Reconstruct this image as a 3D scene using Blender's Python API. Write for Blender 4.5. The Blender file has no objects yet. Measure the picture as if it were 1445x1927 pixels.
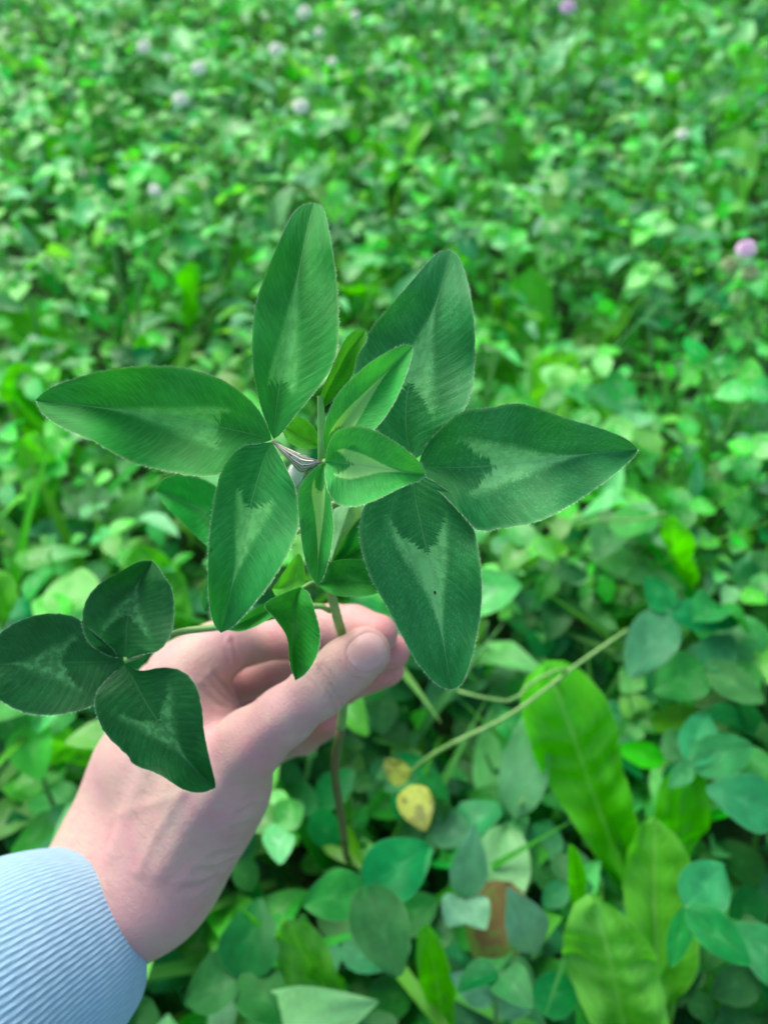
import bpy, math, random
import numpy as np
from mathutils import Vector, Matrix, Euler
from mathutils.bvhtree import BVHTree

random.seed(7)
rng = np.random.default_rng(11)
scene = bpy.context.scene
col = scene.collection
rad = math.radians

# ------------------------------------------------------------------ camera
FPX, CX, CY = 1456.0, 722.5, 963.5          # focal length and centre in photo pixels
PITCH = rad(51)
CAM = np.array([0.0, 0.0, 0.64])
RIGHT = np.array([1.0, 0, 0])
FWD = np.array([0, math.cos(PITCH), -math.sin(PITCH)])
UP = np.array([0, math.sin(PITCH), math.cos(PITCH)])
cd = bpy.data.cameras.new('camera')
cam = bpy.data.objects.new('camera', cd)
col.objects.link(cam)
cam.location = CAM
cam.rotation_euler = (math.pi / 2 - PITCH, 0, 0)
cd.sensor_fit = 'VERTICAL'
cd.sensor_height = 7.5
cd.sensor_width = 7.5
cd.lens = FPX / 1927 * 7.5
cd.clip_start = 0.01
cd.clip_end = 500
cd.dof.use_dof = True
cd.dof.focus_distance = 0.209
cd.dof.aperture_fstop = 1.85
scene.camera = cam
scene.render.resolution_x = 767
scene.render.resolution_y = 1024

# ------------------------------------------------------------------ light
SUN_EL, SUN_AZ = rad(50), rad(-35)          # azimuth from +Y towards +X
w = bpy.data.worlds.new('World')
scene.world = w
w.use_nodes = True
wn = w.node_tree
bg = wn.nodes['Background']
sky = wn.nodes.new('ShaderNodeTexSky')
sky.sky_type = 'NISHITA'
sky.sun_disc = False
sky.sun_elevation = SUN_EL
sky.sun_rotation = SUN_AZ
sky.dust_density = 3.0
sky.air_density = 1.0
sky.ozone_density = 1.0
wn.links.new(sky.outputs[0], bg.inputs[0])
bg.inputs[1].default_value = 0.15
sl = bpy.data.lights.new('sun', 'SUN')
sl.energy = 1.5
sl.angle = rad(30)
sl.color = (1.0, 0.97, 0.92)
so = bpy.data.objects.new('sun', sl)
col.objects.link(so)
so.rotation_euler = Vector((-math.sin(SUN_AZ) * math.cos(SUN_EL), -math.cos(SUN_AZ) * math.cos(SUN_EL), -math.sin(SUN_EL))).to_track_quat('-Z', 'Y').to_euler()
scene.view_settings.view_transform = 'Standard'
scene.view_settings.look = 'None'
scene.view_settings.gamma = 1
scene.view_settings.exposure = 1.12
scene.cycles.max_bounces = 6
scene.cycles.diffuse_bounces = 3
scene.cycles.glossy_bounces = 2
scene.cycles.transmission_bounces = 3


# ------------------------------------------------------------------ helpers
def P(px, py, d):
    """photo pixel and distance along the view axis -> world point"""
    return CAM + RIGHT * ((px - CX) / FPX * d) + UP * (-(py - CY) / FPX * d) + FWD * d


def G(px, py, z):
    """photo pixel -> world point at height z"""
    r = RIGHT * ((px - CX) / FPX) + UP * (-(py - CY) / FPX) + FWD
    t = (z - CAM[2]) / r[2]
    return CAM + r * t


class Nd:
    """small operator wrapper round shader node sockets"""
    def __init__(s, nt, sock):
        s.nt, s.s = nt, sock

    def _m(s, op, *o, clamp=False):
        n = s.nt.nodes.new('ShaderNodeMath')
        n.operation = op
        n.use_clamp = clamp
        for i, x in enumerate((s,) + o):
            if isinstance(x, Nd):
                s.nt.links.new(x.s, n.inputs[i])
            else:
                n.inputs[i].default_value = x
        return Nd(s.nt, n.outputs[0])

    def __add__(s, o): return s._m('ADD', o)
    def __sub__(s, o): return s._m('SUBTRACT', o)
    def __mul__(s, o): return s._m('MULTIPLY', o)
    def __pow__(s, o): return s._m('POWER', o)
    def abs(s): return s._m('ABSOLUTE')
    def sin(s): return s._m('SINE')
    def max(s, o): return s._m('MAXIMUM', o)
    def min(s, o): return s._m('MINIMUM', o)
    def fract(s): return s._m('FRACT')

    def step(s, a, b):
        """smooth ramp from 0 at a to 1 at b (either order)"""
        n = s.nt.nodes.new('ShaderNodeMapRange')
        n.interpolation_type = 'SMOOTHSTEP'
        s.nt.links.new(s.s, n.inputs[0])
        if a <= b:
            v = (a, b, 0, 1)
        else:
            v = (b, a, 1, 0)
        for i, x in enumerate(v):
            n.inputs[1 + i].default_value = x
        return Nd(s.nt, n.outputs[0])


def new_mat(name):
    m = bpy.data.materials.new(name)
    m.use_nodes = True
    nt = m.node_tree
    nt.nodes.clear()
    out = nt.nodes.new('ShaderNodeOutputMaterial')
    return m, nt, out


def rgb(nt, c):
    n = nt.nodes.new('ShaderNodeRGB')
    n.outputs[0].default_value = (*c, 1)
    return n.outputs[0]


def mix(nt, fac, a, b, mode='MIX'):
    n = nt.nodes.new('ShaderNodeMix')
    n.data_type = 'RGBA'
    n.blend_type = mode
    for sock, x in ((n.inputs[0], fac), (n.inputs[6], a), (n.inputs[7], b)):
        if isinstance(x, Nd):
            nt.links.new(x.s, sock)
        elif isinstance(x, (int, float)):
            sock.default_value = x
        elif isinstance(x, tuple):
            sock.default_value = (*x, 1)
        else:
            nt.links.new(x, sock)
    return n.outputs[2]


def comb(nt, x, y, z):
    n = nt.nodes.new('ShaderNodeCombineXYZ')
    for i, v in enumerate((x, y, z)):
        if isinstance(v, Nd):
            nt.links.new(v.s, n.inputs[i])
        else:
            n.inputs[i].default_value = v
    return n.outputs[0]


def noise(nt, vec, scale=1.0, detail=2.0, rough=0.5):
    n = nt.nodes.new('ShaderNodeTexNoise')
    n.inputs['Scale'].default_value = scale
    n.inputs['Detail'].default_value = detail
    n.inputs['Roughness'].default_value = rough
    if vec is not None:
        nt.links.new(vec, n.inputs['Vector'])
    return Nd(nt, n.outputs[0])


def bump(nt, h, strength, dist):
    n = nt.nodes.new('ShaderNodeBump')
    n.inputs['Strength'].default_value = strength
    n.inputs['Distance'].default_value = dist
    nt.links.new(h.s, n.inputs['Height'])
    return n.outputs[0]


def leaf_material(name, dark, pale, edge, chev=(.35, .2, .82, .65, .95), cs=.8, transl=.25, tcol=None,
                  rough=.5, spec=.35, vary=.0, sheen_flecks=0.0, spots=(), veins=1.0, midrib=.4, seed=0.0, jag=.11, hue=None,
                  dry=None, patchy=0.0, midw=.02, fade=(-.05, .12)):
    """two-sided leaf: u runs base to tip, v runs -1..1 across.  chev = pale arrow-shaped leaf mark"""
    m, nt, out = new_mat(name)
    uv = nt.nodes.new('ShaderNodeUVMap')
    sp = nt.nodes.new('ShaderNodeSeparateXYZ')
    nt.links.new(uv.outputs[0], sp.inputs[0])
    u, v = Nd(nt, sp.outputs[0]), Nd(nt, sp.outputs[1])
    av = v.abs()
    oi = nt.nodes.new('ShaderNodeObjectInfo')
    ge = nt.nodes.new('ShaderNodeNewGeometry')
    rnd = (Nd(nt, oi.outputs['Random']) + Nd(nt, ge.outputs['Random Per Island'])).fract()
    s = u - (av ** 1.15) * .2
    streak = noise(nt, comb(nt, s * 120.0, v * 4.5, rnd * 9.0 + seed), 1.0, 3.0, .65)
    blot = noise(nt, comb(nt, u * 5.0, v * 2.4, rnd * 9.0 + seed), 1.0, 3.0)
    fine = noise(nt, comb(nt, u * 90.0, v * 34.0, seed + 3.0), 1.0, 4.0, .7)
    uj = u + (streak - .5) * jag + (blot - .5) * .12
    lo = uj - (av * -chev[1] + chev[0])
    hi = (av ** .7) * -chev[3] + chev[2] - uj + (fine - .5) * .12
    mask = lo.step(-.008, .02) * hi.step(*fade) * av.step(chev[4] + .08, chev[4] - .1)
    mask = mask * (fine * .6 + .7) * (blot * .9 + .55)
    if patchy:
        pn = noise(nt, comb(nt, u * 16.0, v * 6.0, seed + 11.0), 1.0, 4.0, .65)
        mask = mask * (pn.step(.42, .62) * patchy + (1 - patchy))
    vph = s * (17 * 6.2832) + (noise(nt, comb(nt, s * 9.0, v * .4, seed), 1.0, 2.0) - .5) * 9.0
    vl = (vph.sin().abs()).step(.16, 0.0) * av.step(0.0, .12) * noise(nt, comb(nt, u * 4.0, v * 4.0, seed + 7.0), 1.0, 2.0).step(.35, .65)
    base = mix(nt, blot.step(.3, .75), tuple(c * .82 for c in dark), tuple(c * 1.18 for c in dark))
    base = mix(nt, streak.step(.4, .75) * .5, base, tuple(c * 1.6 + .012 for c in dark))
    c = mix(nt, (mask * cs)._m('MINIMUM', 1.0), base, pale)
    c = mix(nt, vl * (.22 * veins), c, tuple(.5 * a + .5 * b for a, b in zip(pale, dark)))
    c = mix(nt, av.step(midw, midw * .3) * midrib, c, edge)
    em = (av + fine * .05).step(.955, 1.03)
    c = mix(nt, em * .5, c, edge)
    if sheen_flecks:
        sk = noise(nt, comb(nt, u * 60.0, v * 22.0, seed + 5.0), 1.0, 5.0, .8)
        c = mix(nt, sk.step(.5, .72) * blot.step(.35, .65) * sheen_flecks, c, (.26, .42, .34))  # sky sheen painted into the colour as whitish flecks
    for (su, sv, sr, sc) in spots:
        d = ((u - su) ** 2.0 + ((v - sv) * .38) ** 2.0) ** .5
        c = mix(nt, d.step(sr, sr * .55), c, sc)
    if hue is not None:
        c = mix(nt, rnd.step(.55, 1.0) * .75, c, hue)
    if dry is not None:
        c = mix(nt, (blot + (u - .5) * .3).step(.45, .6), c, dry)
    if vary:
        hs = nt.nodes.new('ShaderNodeHueSaturation')
        r2 = (rnd * 7.31).fract()
        nt.links.new(((r2 - .5) * (.045 if vary > .2 else .012) + .5).s, hs.inputs['Hue'])
        nt.links.new((((rnd * 3.77).fract() - .5) * .25 + 1.0).s, hs.inputs['Saturation'])
        nt.links.new((((rnd * 5.17).fract() - .5) * (2 * vary) + 1.0).s, hs.inputs['Value'])
        nt.links.new(c, hs.inputs['Color'])
        c = hs.outputs[0]
    h = vph.sin() * av.step(0.0, .2) * .12 + fine * .5 + streak * .45
    bn = bump(nt, h, .5 * veins, .0005)
    b = nt.nodes.new('ShaderNodeBsdfPrincipled')
    nt.links.new(c, b.inputs['Base Color'])
    b.inputs['Roughness'].default_value = rough
    b.inputs['Specular IOR Level'].default_value = spec
    nt.links.new(bn, b.inputs['Normal'])
    t = nt.nodes.new('ShaderNodeBsdfTranslucent')
    tc = mix(nt, 1.0, c, tcol or (1.2, 1.15, .35), 'MULTIPLY')
    nt.links.new(tc, t.inputs[0])
    mx = nt.nodes.new('ShaderNodeMixShader')
    mx.inputs[0].default_value = transl
    nt.links.new(b.outputs[0], mx.inputs[1])
    nt.links.new(t.outputs[0], mx.inputs[2])
    nt.links.new(mx.outputs[0], out.inputs[0])
    return m


def simple_material(name, c1, c2, scale, rough=.6, bs=.2, bd=.0005, spec=.3, sss=0, detail=4):
    m, nt, out = new_mat(name)
    tc = nt.nodes.new('ShaderNodeTexCoord')
    n = noise(nt, tc.outputs['Object'], scale, detail)
    c = mix(nt, n.step(.3, .7), c1, c2)
    b = nt.nodes.new('ShaderNodeBsdfPrincipled')
    nt.links.new(c, b.inputs['Base Color'])
    b.inputs['Roughness'].default_value = rough
    b.inputs['Specular IOR Level'].default_value = spec
    if sss:
        b.inputs['Subsurface Weight'].default_value = sss
        b.inputs['Subsurface Radius'].default_value = (.6, .8, .3)
        b.inputs['Subsurface Scale'].default_value = .002
    nt.links.new(bump(nt, n, bs, bd), b.inputs['Normal'])
    nt.links.new(b.outputs[0], out.inputs[0])
    return m


def mesh_data(name, verts, faces, mat=None, uvs=None, smooth=True):
    me = bpy.data.meshes.new(name)
    me.from_pydata([tuple(map(float, p)) for p in verts], [], [tuple(map(int, f)) for f in faces])
    if uvs is not None:
        ul = me.uv_layers.new(name='UVMap')
        li = np.zeros(len(me.loops), dtype=np.int32)
        me.loops.foreach_get('vertex_index', li)
        ul.data.foreach_set('uv', np.asarray(uvs, dtype=np.float32)[li].ravel())
    if smooth:
        me.polygons.foreach_set('use_smooth', np.ones(len(me.polygons), dtype=bool))
    if mat:
        me.materials.append(mat)
    me.update()
    return me


WORLD = {}


def link(name, me, parent=None, world=None):
    """object whose mesh is in world coordinates (or placed by matrix world)"""
    o = bpy.data.objects.new(name, me)
    col.objects.link(o)
    mw = world if world is not None else Matrix.Identity(4)
    WORLD[o.name] = mw
    if parent is not None:
        o.parent = parent
        o.matrix_parent_inverse = WORLD[parent.name].inverted()
    o.matrix_basis = mw
    return o


def empty(name, loc):
    return link(name, None, None, Matrix.Translation(Vector(loc)))


def tag(o, label=None, cat=None, group=None, kind=None):
    if label: o['label'] = label
    if cat: o['category'] = cat
    if group: o['group'] = group
    if kind: o['kind'] = kind
    return o


def catmull(pts, n):
    """points resampled evenly along a smooth curve through them"""
    p = np.asarray(pts, float)
    p = np.vstack([2 * p[0] - p[1], p, 2 * p[-1] - p[-2]])
    o = []
    for i in range(1, len(p) - 2):
        t = np.linspace(0, 1, 16, endpoint=False)[:, None]
        a, b, c, d = p[i - 1], p[i], p[i + 1], p[i + 2]
        o.append(.5 * (2 * b + (c - a) * t + (2 * a - 5 * b + 4 * c - d) * t ** 2 + (3 * b - a - 3 * c + d) * t ** 3))
    o = np.vstack(o + [p[-2][None]])
    L = np.concatenate([[0], np.cumsum(np.linalg.norm(np.diff(o, axis=0), axis=1))])
    q = np.linspace(0, L[-1], n)
    return np.stack([np.interp(q, L, o[:, k]) for k in range(o.shape[1])], 1)


def tube(pts, radii, sides=8, n=None, cap=True):
    p = catmull(pts, n) if n else np.asarray(pts, float)
    r = np.interp(np.linspace(0, 1, len(p)), np.linspace(0, 1, len(radii)), radii)
    tan = np.gradient(p, axis=0)
    tan /= np.linalg.norm(tan, axis=1)[:, None]
    ref = np.array([.31, .17, .94]) if abs(tan[0][2]) < .8 else np.array([.95, .2, .1])
    verts, faces = [], []
    a = np.cross(tan[0], ref)
    for i in range(len(p)):
        a = a - tan[i] * np.dot(a, tan[i])
        a /= np.linalg.norm(a)
        b = np.cross(tan[i], a)
        for k in range(sides):
            th = 2 * math.pi * k / sides
            verts.append(p[i] + r[i] * (math.cos(th) * a + math.sin(th) * b))
    for i in range(len(p) - 1):
        for k in range(sides):
            k2 = (k + 1) % sides
            faces.append((i * sides + k, i * sides + k2, (i + 1) * sides + k2, (i + 1) * sides + k))
    if cap:
        faces.append(tuple(range(sides - 1, -1, -1)))
        faces.append(tuple((len(p) - 1) * sides + k for k in range(sides)))
    return verts, faces


# ------------------------------------------------------------------ materials
M = {}
DK = (.014, .115, .042)
MEADOW_PALE = (.07, .27, .12)
M['hero_a'] = leaf_material('clover_leaf_deep_green', (.016, .225, .027), (.11, .47, .11), (.17, .42, .10), spec=.2,
                            chev=(.24, .06, .76, .86, .7), cs=1.0, seed=1, patchy=.4, sheen_flecks=.08)
M['hero_b'] = leaf_material('clover_leaf_young', (.04, .35, .06), (.30, .68, .2), (.24, .48, .16), spec=.2,
                            chev=(.25, .18, .84, 1.05, .62), cs=1.15, jag=.14, seed=2, transl=.3, fade=(-.02, .05))
M['hero_c'] = leaf_material('clover_leaf_backlit', (.07, .40, .03), (.15, .48, .09), (.2, .48, .14), spec=.2,
                            chev=(.3, .1, .7, .8, .5), cs=.3, seed=3, transl=.45)
M['hero_d'] = leaf_material('clover_leaf_painted_sheen', (.014, .20, .042), (.16, .53, .18), (.14, .38, .13), spec=.25,
                            chev=(.35, .2, .80, .82, .92), cs=1.45, sheen_flecks=.5, veins=1.4, seed=4, rough=.45, jag=.13, patchy=.5)
M['hero_d3'] = leaf_material('clover_leaf_painted_sheen_spotted', (.014, .20, .042), (.16, .53, .18), (.14, .38, .13), spec=.25,
                             chev=(.37, .22, .84, .84, .92), cs=1.5, sheen_flecks=.55, veins=1.4, seed=14, rough=.45, jag=.13, patchy=.5,
                             spots=((.56, -.02, .011, (.02, .03, .01)),))
M['hero_a3'] = leaf_material('clover_leaf_spotted', (.015, .22, .038), (.13, .49, .13), (.17, .42, .10), spec=.2,
                             chev=(.34, .1, .82, .84, .75), cs=1.3, spots=((.62, -.9, .012, (.05, .06, .01)),), seed=15, patchy=.5)
M['hero_e'] = leaf_material('clover_leaf_dark', (.003, .082, .014), (.06, .26, .085), (.05, .18, .06), spec=.2,
                            chev=(.42, .2, .8, .66, .95), cs=1.0, seed=6, sheen_flecks=.08, rough=.42, patchy=.65)
M['hero_f'] = leaf_material('clover_leaf_folded', (.02, .24, .025), (.09, .38, .09), (.14, .4, .1), spec=.2,
                            chev=(.4, .1, .7, .7, .6), cs=.35, seed=7)
M['underside'] = leaf_material('clover_leaf_underside', (.2, .48, .2), (.26, .54, .24), (.3, .55, .24), cs=.2, seed=8, midrib=.6)
M['meadow'] = leaf_material('meadow_clover_leaf', (.075, .54, .075), (.28, .70, .27), (.25, .62, .17), chev=(.4, .15, .75, .6, .8),
                            cs=.6, vary=.42, transl=.46, rough=.34, spec=.5, hue=(.11, .52, .02))
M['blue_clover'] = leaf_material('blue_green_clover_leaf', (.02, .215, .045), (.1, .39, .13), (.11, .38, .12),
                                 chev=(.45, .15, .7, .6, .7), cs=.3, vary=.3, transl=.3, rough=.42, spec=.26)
M['dandelion'] = leaf_material('dandelion_leaf', (.085, .48, .003), (.13, .54, .03), (.2, .58, .08), cs=0.0, vary=.12, transl=.48, midw=.07,
                               rough=.27, spec=.38, midrib=.8, veins=1.0, tcol=(.95, 1.4, .08))
M['pale_leaf'] = leaf_material('pale_weed_leaf', (.14, .50, .17), (.22, .58, .26), (.24, .58, .28), cs=.3, vary=.25, transl=.35, rough=.4)
M['grey_leaf'] = leaf_material('grey_green_leaf', (.13, .40, .19), (.2, .5, .26), (.22, .5, .28), cs=.1, vary=.12, transl=.2)
M['yellow_leaf'] = leaf_material('yellowed_leaf', (.36, .44, .05), (.4, .45, .1), (.3, .3, .06), cs=.2, transl=.3, dry=(.16, .2, .03))
M['brown_leaf'] = leaf_material('withered_leaf', (.15, .105, .03), (.19, .13, .04), (.13, .08, .03), cs=.2, transl=.2, dry=(.12, .2, .03))
M['under'] = leaf_material('undergrowth_leaf', (.065, .50, .06), (.18, .62, .15), (.2, .58, .12), chev=(.4, .1, .8, .6, .8),
                           cs=.3, vary=.5, transl=.42, rough=.4, spec=.4, hue=(.10, .48, .015), veins=.4)
M['grass'] = leaf_material('grass_blade', (.06, .36, .03), (.1, .42, .06), (.12, .42, .06), cs=0.0, vary=.3, transl=.38, veins=.2)
M['stem_pale'] = simple_material('young_stalk', (.2, .52, .12), (.28, .58, .18), 150, .6, spec=.15)
M['stem'] = simple_material('clover_stem', (.12, .3, .06), (.2, .38, .11), 120, .5)
M['stem_brown'] = simple_material('old_clover_stem', (.10, .15, .04), (.14, .10, .05), 90, .6)
M['petiole'] = simple_material('leaf_stalk', (.09, .27, .07), (.16, .36, .11), 60, .5)
M['hair'] = simple_material('leaf_hair', (.45, .62, .42), (.5, .65, .46), 50, .5)
M['arm_hair'] = simple_material('arm_hair', (.28, .16, .07), (.34, .2, .1), 50, .5)
M['bud'] = simple_material('woolly_bud', (.82, .9, .84), (.7, .84, .72), 400, .8)
M['white_petal'] = simple_material('white_petal', (.93, .94, .80), (.88, .92, .74), 300, .6)
M['pink_petal'] = simple_material('pink_petal', (.76, .52, .68), (.84, .66, .78), 300, .6)
M['bud_green'] = simple_material('green_bud', (.3, .42, .16), (.42, .52, .26), 300, .6)


def soil():
    m, nt, out = new_mat('soil_and_moss')
    tc = nt.nodes.new('ShaderNodeTexCoord')
    a = noise(nt, tc.outputs['Object'], 30, 6)
    b_ = noise(nt, tc.outputs['Object'], 4, 3)
    c = mix(nt, a.step(.35, .65), (.016, .035, .010), (.035, .08, .018))
    c = mix(nt, b_.step(.4, .7) * .5, c, (.025, .11, .02))
    b = nt.nodes.new('ShaderNodeBsdfPrincipled')
    b.inputs['Roughness'].default_value = .9
    nt.links.new(c, b.inputs[0])
    nt.links.new(bump(nt, a, .8, .02), b.inputs['Normal'])
    nt.links.new(b.outputs[0], out.inputs[0])
    return m


M['soil'] = soil()


def stipule_mat():
    """papery sheath with dark veins"""
    m, nt, out = new_mat('papery_stipule')
    uv = nt.nodes.new('ShaderNodeUVMap')
    sp = nt.nodes.new('ShaderNodeSeparateXYZ')
    nt.links.new(uv.outputs[0], sp.inputs[0])
    u, v = Nd(nt, sp.outputs[0]), Nd(nt, sp.outputs[1])
    n = noise(nt, comb(nt, u * 6.0, v * 3.0, 0), 1, 3)
    ln = ((v * 7.0 + u * 1.2 + (n - .5) * 1.6) * 3.1416).sin().abs()
    k = ln.step(.55, .25)
    k = (k + n.step(.56, .66) * .8).min(1.0)
    c = mix(nt, k, (.74, .70, .50), (.03, .026, .014))
    c = mix(nt, u.step(.25, .0) * .7, c, (.3, .42, .2))
    b = nt.nodes.new('ShaderNodeBsdfPrincipled')
    nt.links.new(c, b.inputs[0])
    b.inputs['Roughness'].default_value = .45
    nt.links.new(b.outputs[0], out.inputs[0])
    return m


M['stipule'] = stipule_mat()


def skin_mat():
    m, nt, out = new_mat('skin')
    tc = nt.nodes.new('ShaderNodeTexCoord')
    o = tc.outputs['Object']
    big = noise(nt, o, 38, 3)
    mid = noise(nt, o, 160, 4)
    fine = noise(nt, o, 900, 5, .7)
    vo = nt.nodes.new('ShaderNodeTexVoronoi')
    vo.inputs['Scale'].default_value = 1300
    nt.links.new(o, vo.inputs['Vector'])
    vd = Nd(nt, vo.outputs['Distance'])
    mp = nt.nodes.new('ShaderNodeMapping')
    mp.inputs['Scale'].default_value = (1, .35, 1)
    mp.inputs['Rotation'].default_value = (.3, .2, -.5)
    nt.links.new(o, mp.inputs[0])
    ln_ = noise(nt, mp.outputs[0], 700, 3, .6)
    blotch = noise(nt, o, 75, 5, .65)
    at = nt.nodes.new('ShaderNodeAttribute')
    at.attribute_name = 'flush'
    fl = Nd(nt, at.outputs['Fac'])
    c = mix(nt, big.step(.35, .65), (.49, .34, .27), (.51, .30, .282))
    c = mix(nt, mid.step(.45, .75) * .5, c, (.51, .26, .25))
    c = mix(nt, blotch.step(.5, .72) * .6, c, (.52, .25, .245))
    c = mix(nt, blotch.step(.46, .3) * .5, c, (.51, .40, .30))
    c = mix(nt, fl, c, (.55, .19, .17))
    b = nt.nodes.new('ShaderNodeBsdfPrincipled')
    nt.links.new(c, b.inputs[0])
    b.inputs['Roughness'].default_value = .5
    b.inputs['Specular IOR Level'].default_value = .35
    b.inputs['Subsurface Weight'].default_value = .5
    b.inputs['Subsurface Radius'].default_value = (1.0, .35, .2)
    b.inputs['Subsurface Scale'].default_value = .003
    nt.links.new(bump(nt, fine * .7 + vd * .6 + mid * .9 + ln_, .6, .0004), b.inputs['Normal'])
    nt.links.new(b.outputs[0], out.inputs[0])
    return m


M['skin'] = skin_mat()
M['nail'] = simple_material('thumbnail', (.60, .335, .305), (.62, .39, .35), 200, .45, .05, .0002, .25, .4)


def knit_mat():
    m, nt, out = new_mat('light_blue_knit')
    uv = nt.nodes.new('ShaderNodeUVMap')
    sp = nt.nodes.new('ShaderNodeSeparateXYZ')
    nt.links.new(uv.outputs[0], sp.inputs[0])
    u, v = Nd(nt, sp.outputs[0]), Nd(nt, sp.outputs[1])      # u: ribs counted round the arm, v: metres along
    tc = nt.nodes.new('ShaderNodeTexCoord')
    n = noise(nt, tc.outputs['Object'], 900, 4, .7)
    nb = noise(nt, tc.outputs['Object'], 60, 3)
    rib = (u * 6.2832).sin() * .5 + .5
    st = ((v * 760.0) + (u * 3.1416).sin() * 1.6).sin() * .5 + .5
    h = rib * (st * .6 + .4) + n * .6
    c = mix(nt, ((rib ** 2.0) * .5 + n * .6 + st * .25).step(.15, 1.25), (.22, .38, .49), (.31, .49, .60))
    c = mix(nt, nb.step(.4, .7) * .25, c, (.33, .50, .61))
    b = nt.nodes.new('ShaderNodeBsdfPrincipled')
    nt.links.new(c, b.inputs[0])
    b.inputs['Roughness'].default_value = .9
    b.inputs['Specular IOR Level'].default_value = .1
    b.inputs['Sheen Weight'].default_value = .25
    nt.links.new(bump(nt, h, .45, .0006), b.inputs['Normal'])
    nt.links.new(b.outputs[0], out.inputs[0])
    return m


M['knit'] = knit_mat()

# ------------------------------------------------------------------ ground
def ground():
    n = 60
    xs = np.concatenate([-np.geomspace(200, .05, n // 2), np.geomspace(.05, 200, n // 2)])
    vs = []
    for y in xs:
        for x in xs:
            d = math.hypot(x, y)
            z = .006 * math.sin(x * 9) * math.cos(y * 7) - .01 if d < 6 else -.01 + .002 * (d - 6) * math.sin(x * .1)
            vs.append((x, y + .6, min(z, .3)))
    f = [(j * n + i, j * n + i + 1, (j + 1) * n + i + 1, (j + 1) * n + i) for j in range(n - 1) for i in range(n - 1)]
    o = link('ground', mesh_data('ground', vs, f, M['soil']))
    o['kind'] = 'structure'


ground()

# ------------------------------------------------------------------ leaf meshes for the meadow
def blade_mesh(name, L, W, prof, nu=6, nv=4, fold=.25, curl=.0, wave=0.0, wn=6, teeth=0.0, twist=0.0, seed=0, mat=None, crinkle=0.0):
    """leaf along +Y, upper side +Z"""
    r = random.Random(seed)
    vs, uvs, fs = [], [], []
    for i in range(nu + 1):
        u = i / nu
        wl = W * prof(u)
        for j in range(nv + 1):
            v = -1 + 2 * j / nv
            ww = wl * (1 + teeth * (r.random() - .5) * abs(v)) if 0 < i < nu else wl
            x = v * ww * math.cos(fold)
            z = abs(v) * ww * math.sin(fold) + curl * L * (-u * u) + wave * math.sin(u * wn * 6.28 + abs(v) * 1.5 + seed) * abs(v) * W
            z += wave * .6 * W * math.sin(v * 3 + u * 9 + seed * 1.7)
            z += crinkle * W * math.sin(6.28 * 8 * (u - .12 * abs(v)) + 1.5 * math.sin(u * 11 + seed) + (1 if v > 0 else 2.4)) * abs(v) ** .7 * (1.25 - abs(v)) * min(1, 4 * u)
            y = u * L * (1 - .15 * abs(curl)) - abs(v) * ww * .12
            a = twist * u
            vs.append((x * math.cos(a) - z * math.sin(a) * 0, y, z + x * math.sin(a)))
            uvs.append((u, v))
    for i in range(nu):
        for j in range(nv):
            k = i * (nv + 1) + j
            fs.append((k, k + 1, k + nv + 2, k + nv + 1))
    return mesh_data(name, vs, fs, mat, uvs)


def clover_prof(u):
    return max(.03, math.sin(math.pi * min(1, u * .96 + .02) ** .85) ** .7)


def obovate(u):
    return max(.05, (u ** .9 * (1 - u ** 5)) ** .75 * 1.25 * (.35 + .65 * u) + .04)


def dand_prof(u):
    return .07 + .93 * (max(0, u - .12) / .88) ** .9 * (1 - max(0, (u - .55) / .45) ** 2.4) ** .5 * 1.25 if u < .995 else .04


def lance(u):
    return max(.03, math.sin(math.pi * u ** .8) ** .9)


LEAFLETS = {}
for key in ('meadow', 'blue_clover'):
    LEAFLETS[key] = [blade_mesh('leaflet', 1, .38 + .03 * k, clover_prof, 6, 4, .12 + .09 * k, .10 + .08 * k, .10, 1.3, 0, .15 * (k - 2), k, M[key])
                     for k in range(5)]
PETS = []
for k in range(6):
    lean = .12 + .09 * k
    pts = [(0, 0, 0), (.03 * k * .3, lean * .25, .35), (.02 * (k - 2), lean * .6, .7), (.03 * (k - 2), lean, 1)]
    v_, f_ = tube(pts, [.011, .008], 4, 5, False)
    PETS.append((mesh_data('leaf', v_, f_, M['petiole']), Vector(pts[-1])))


def add(name, me, parent, loc, rot, sc):
    o = bpy.data.objects.new(name, me)
    col.objects.link(o)
    o.parent = parent
    o.location = loc
    o.rotation_euler = rot
    o.scale = sc if hasattr(sc, '__len__') else (sc, sc, sc)
    return o


def top(name, loc, rz=0):
    o = bpy.data.objects.new(name, None)
    col.objects.link(o)
    o.location = tuple(loc)
    o.rotation_euler = (0, 0, rz)
    return o


def trifoliate(parent, r, h, lf, az, key='meadow', lean=None, tilt=None, loc=(0, 0, 0)):
    """leaf = stalk with three leaflets at its tip"""
    k = r.randrange(6) if lean is None else lean
    me, tp = PETS[k]
    leaf = add('leaf', me, parent, loc, (0, 0, az), h)
    q = lf / h
    yaw = r.uniform(0, 6.28)
    tx, ty = (r.gauss(0, .3), r.gauss(0, .3)) if tilt is None else tilt
    base = Euler((tx, ty, 0)).to_matrix()
    for t in range(3):
        rot = base @ Euler((r.uniform(-.1, .35), r.gauss(0, .15), yaw + t * 2.094 + r.gauss(0, .1))).to_matrix()
        # rotation about z first, then tip the leaflet
        rz = Matrix.Rotation(yaw + t * 2.094 + r.gauss(0, .1), 3, 'Z')
        rx = Matrix.Rotation(r.uniform(-.15, .45), 3, 'X')
        ry = Matrix.Rotation(r.gauss(0, .12), 3, 'Y')
        rot = base @ rz @ rx @ ry
        s = q * r.uniform(.85, 1.12)
        add('leaflet', r.choice(LEAFLETS[key]), leaf, tp, rot.to_euler(), s)
    return leaf


r0 = random.Random(5)
KEEP = []        # points of plants that must stay in view


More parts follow.
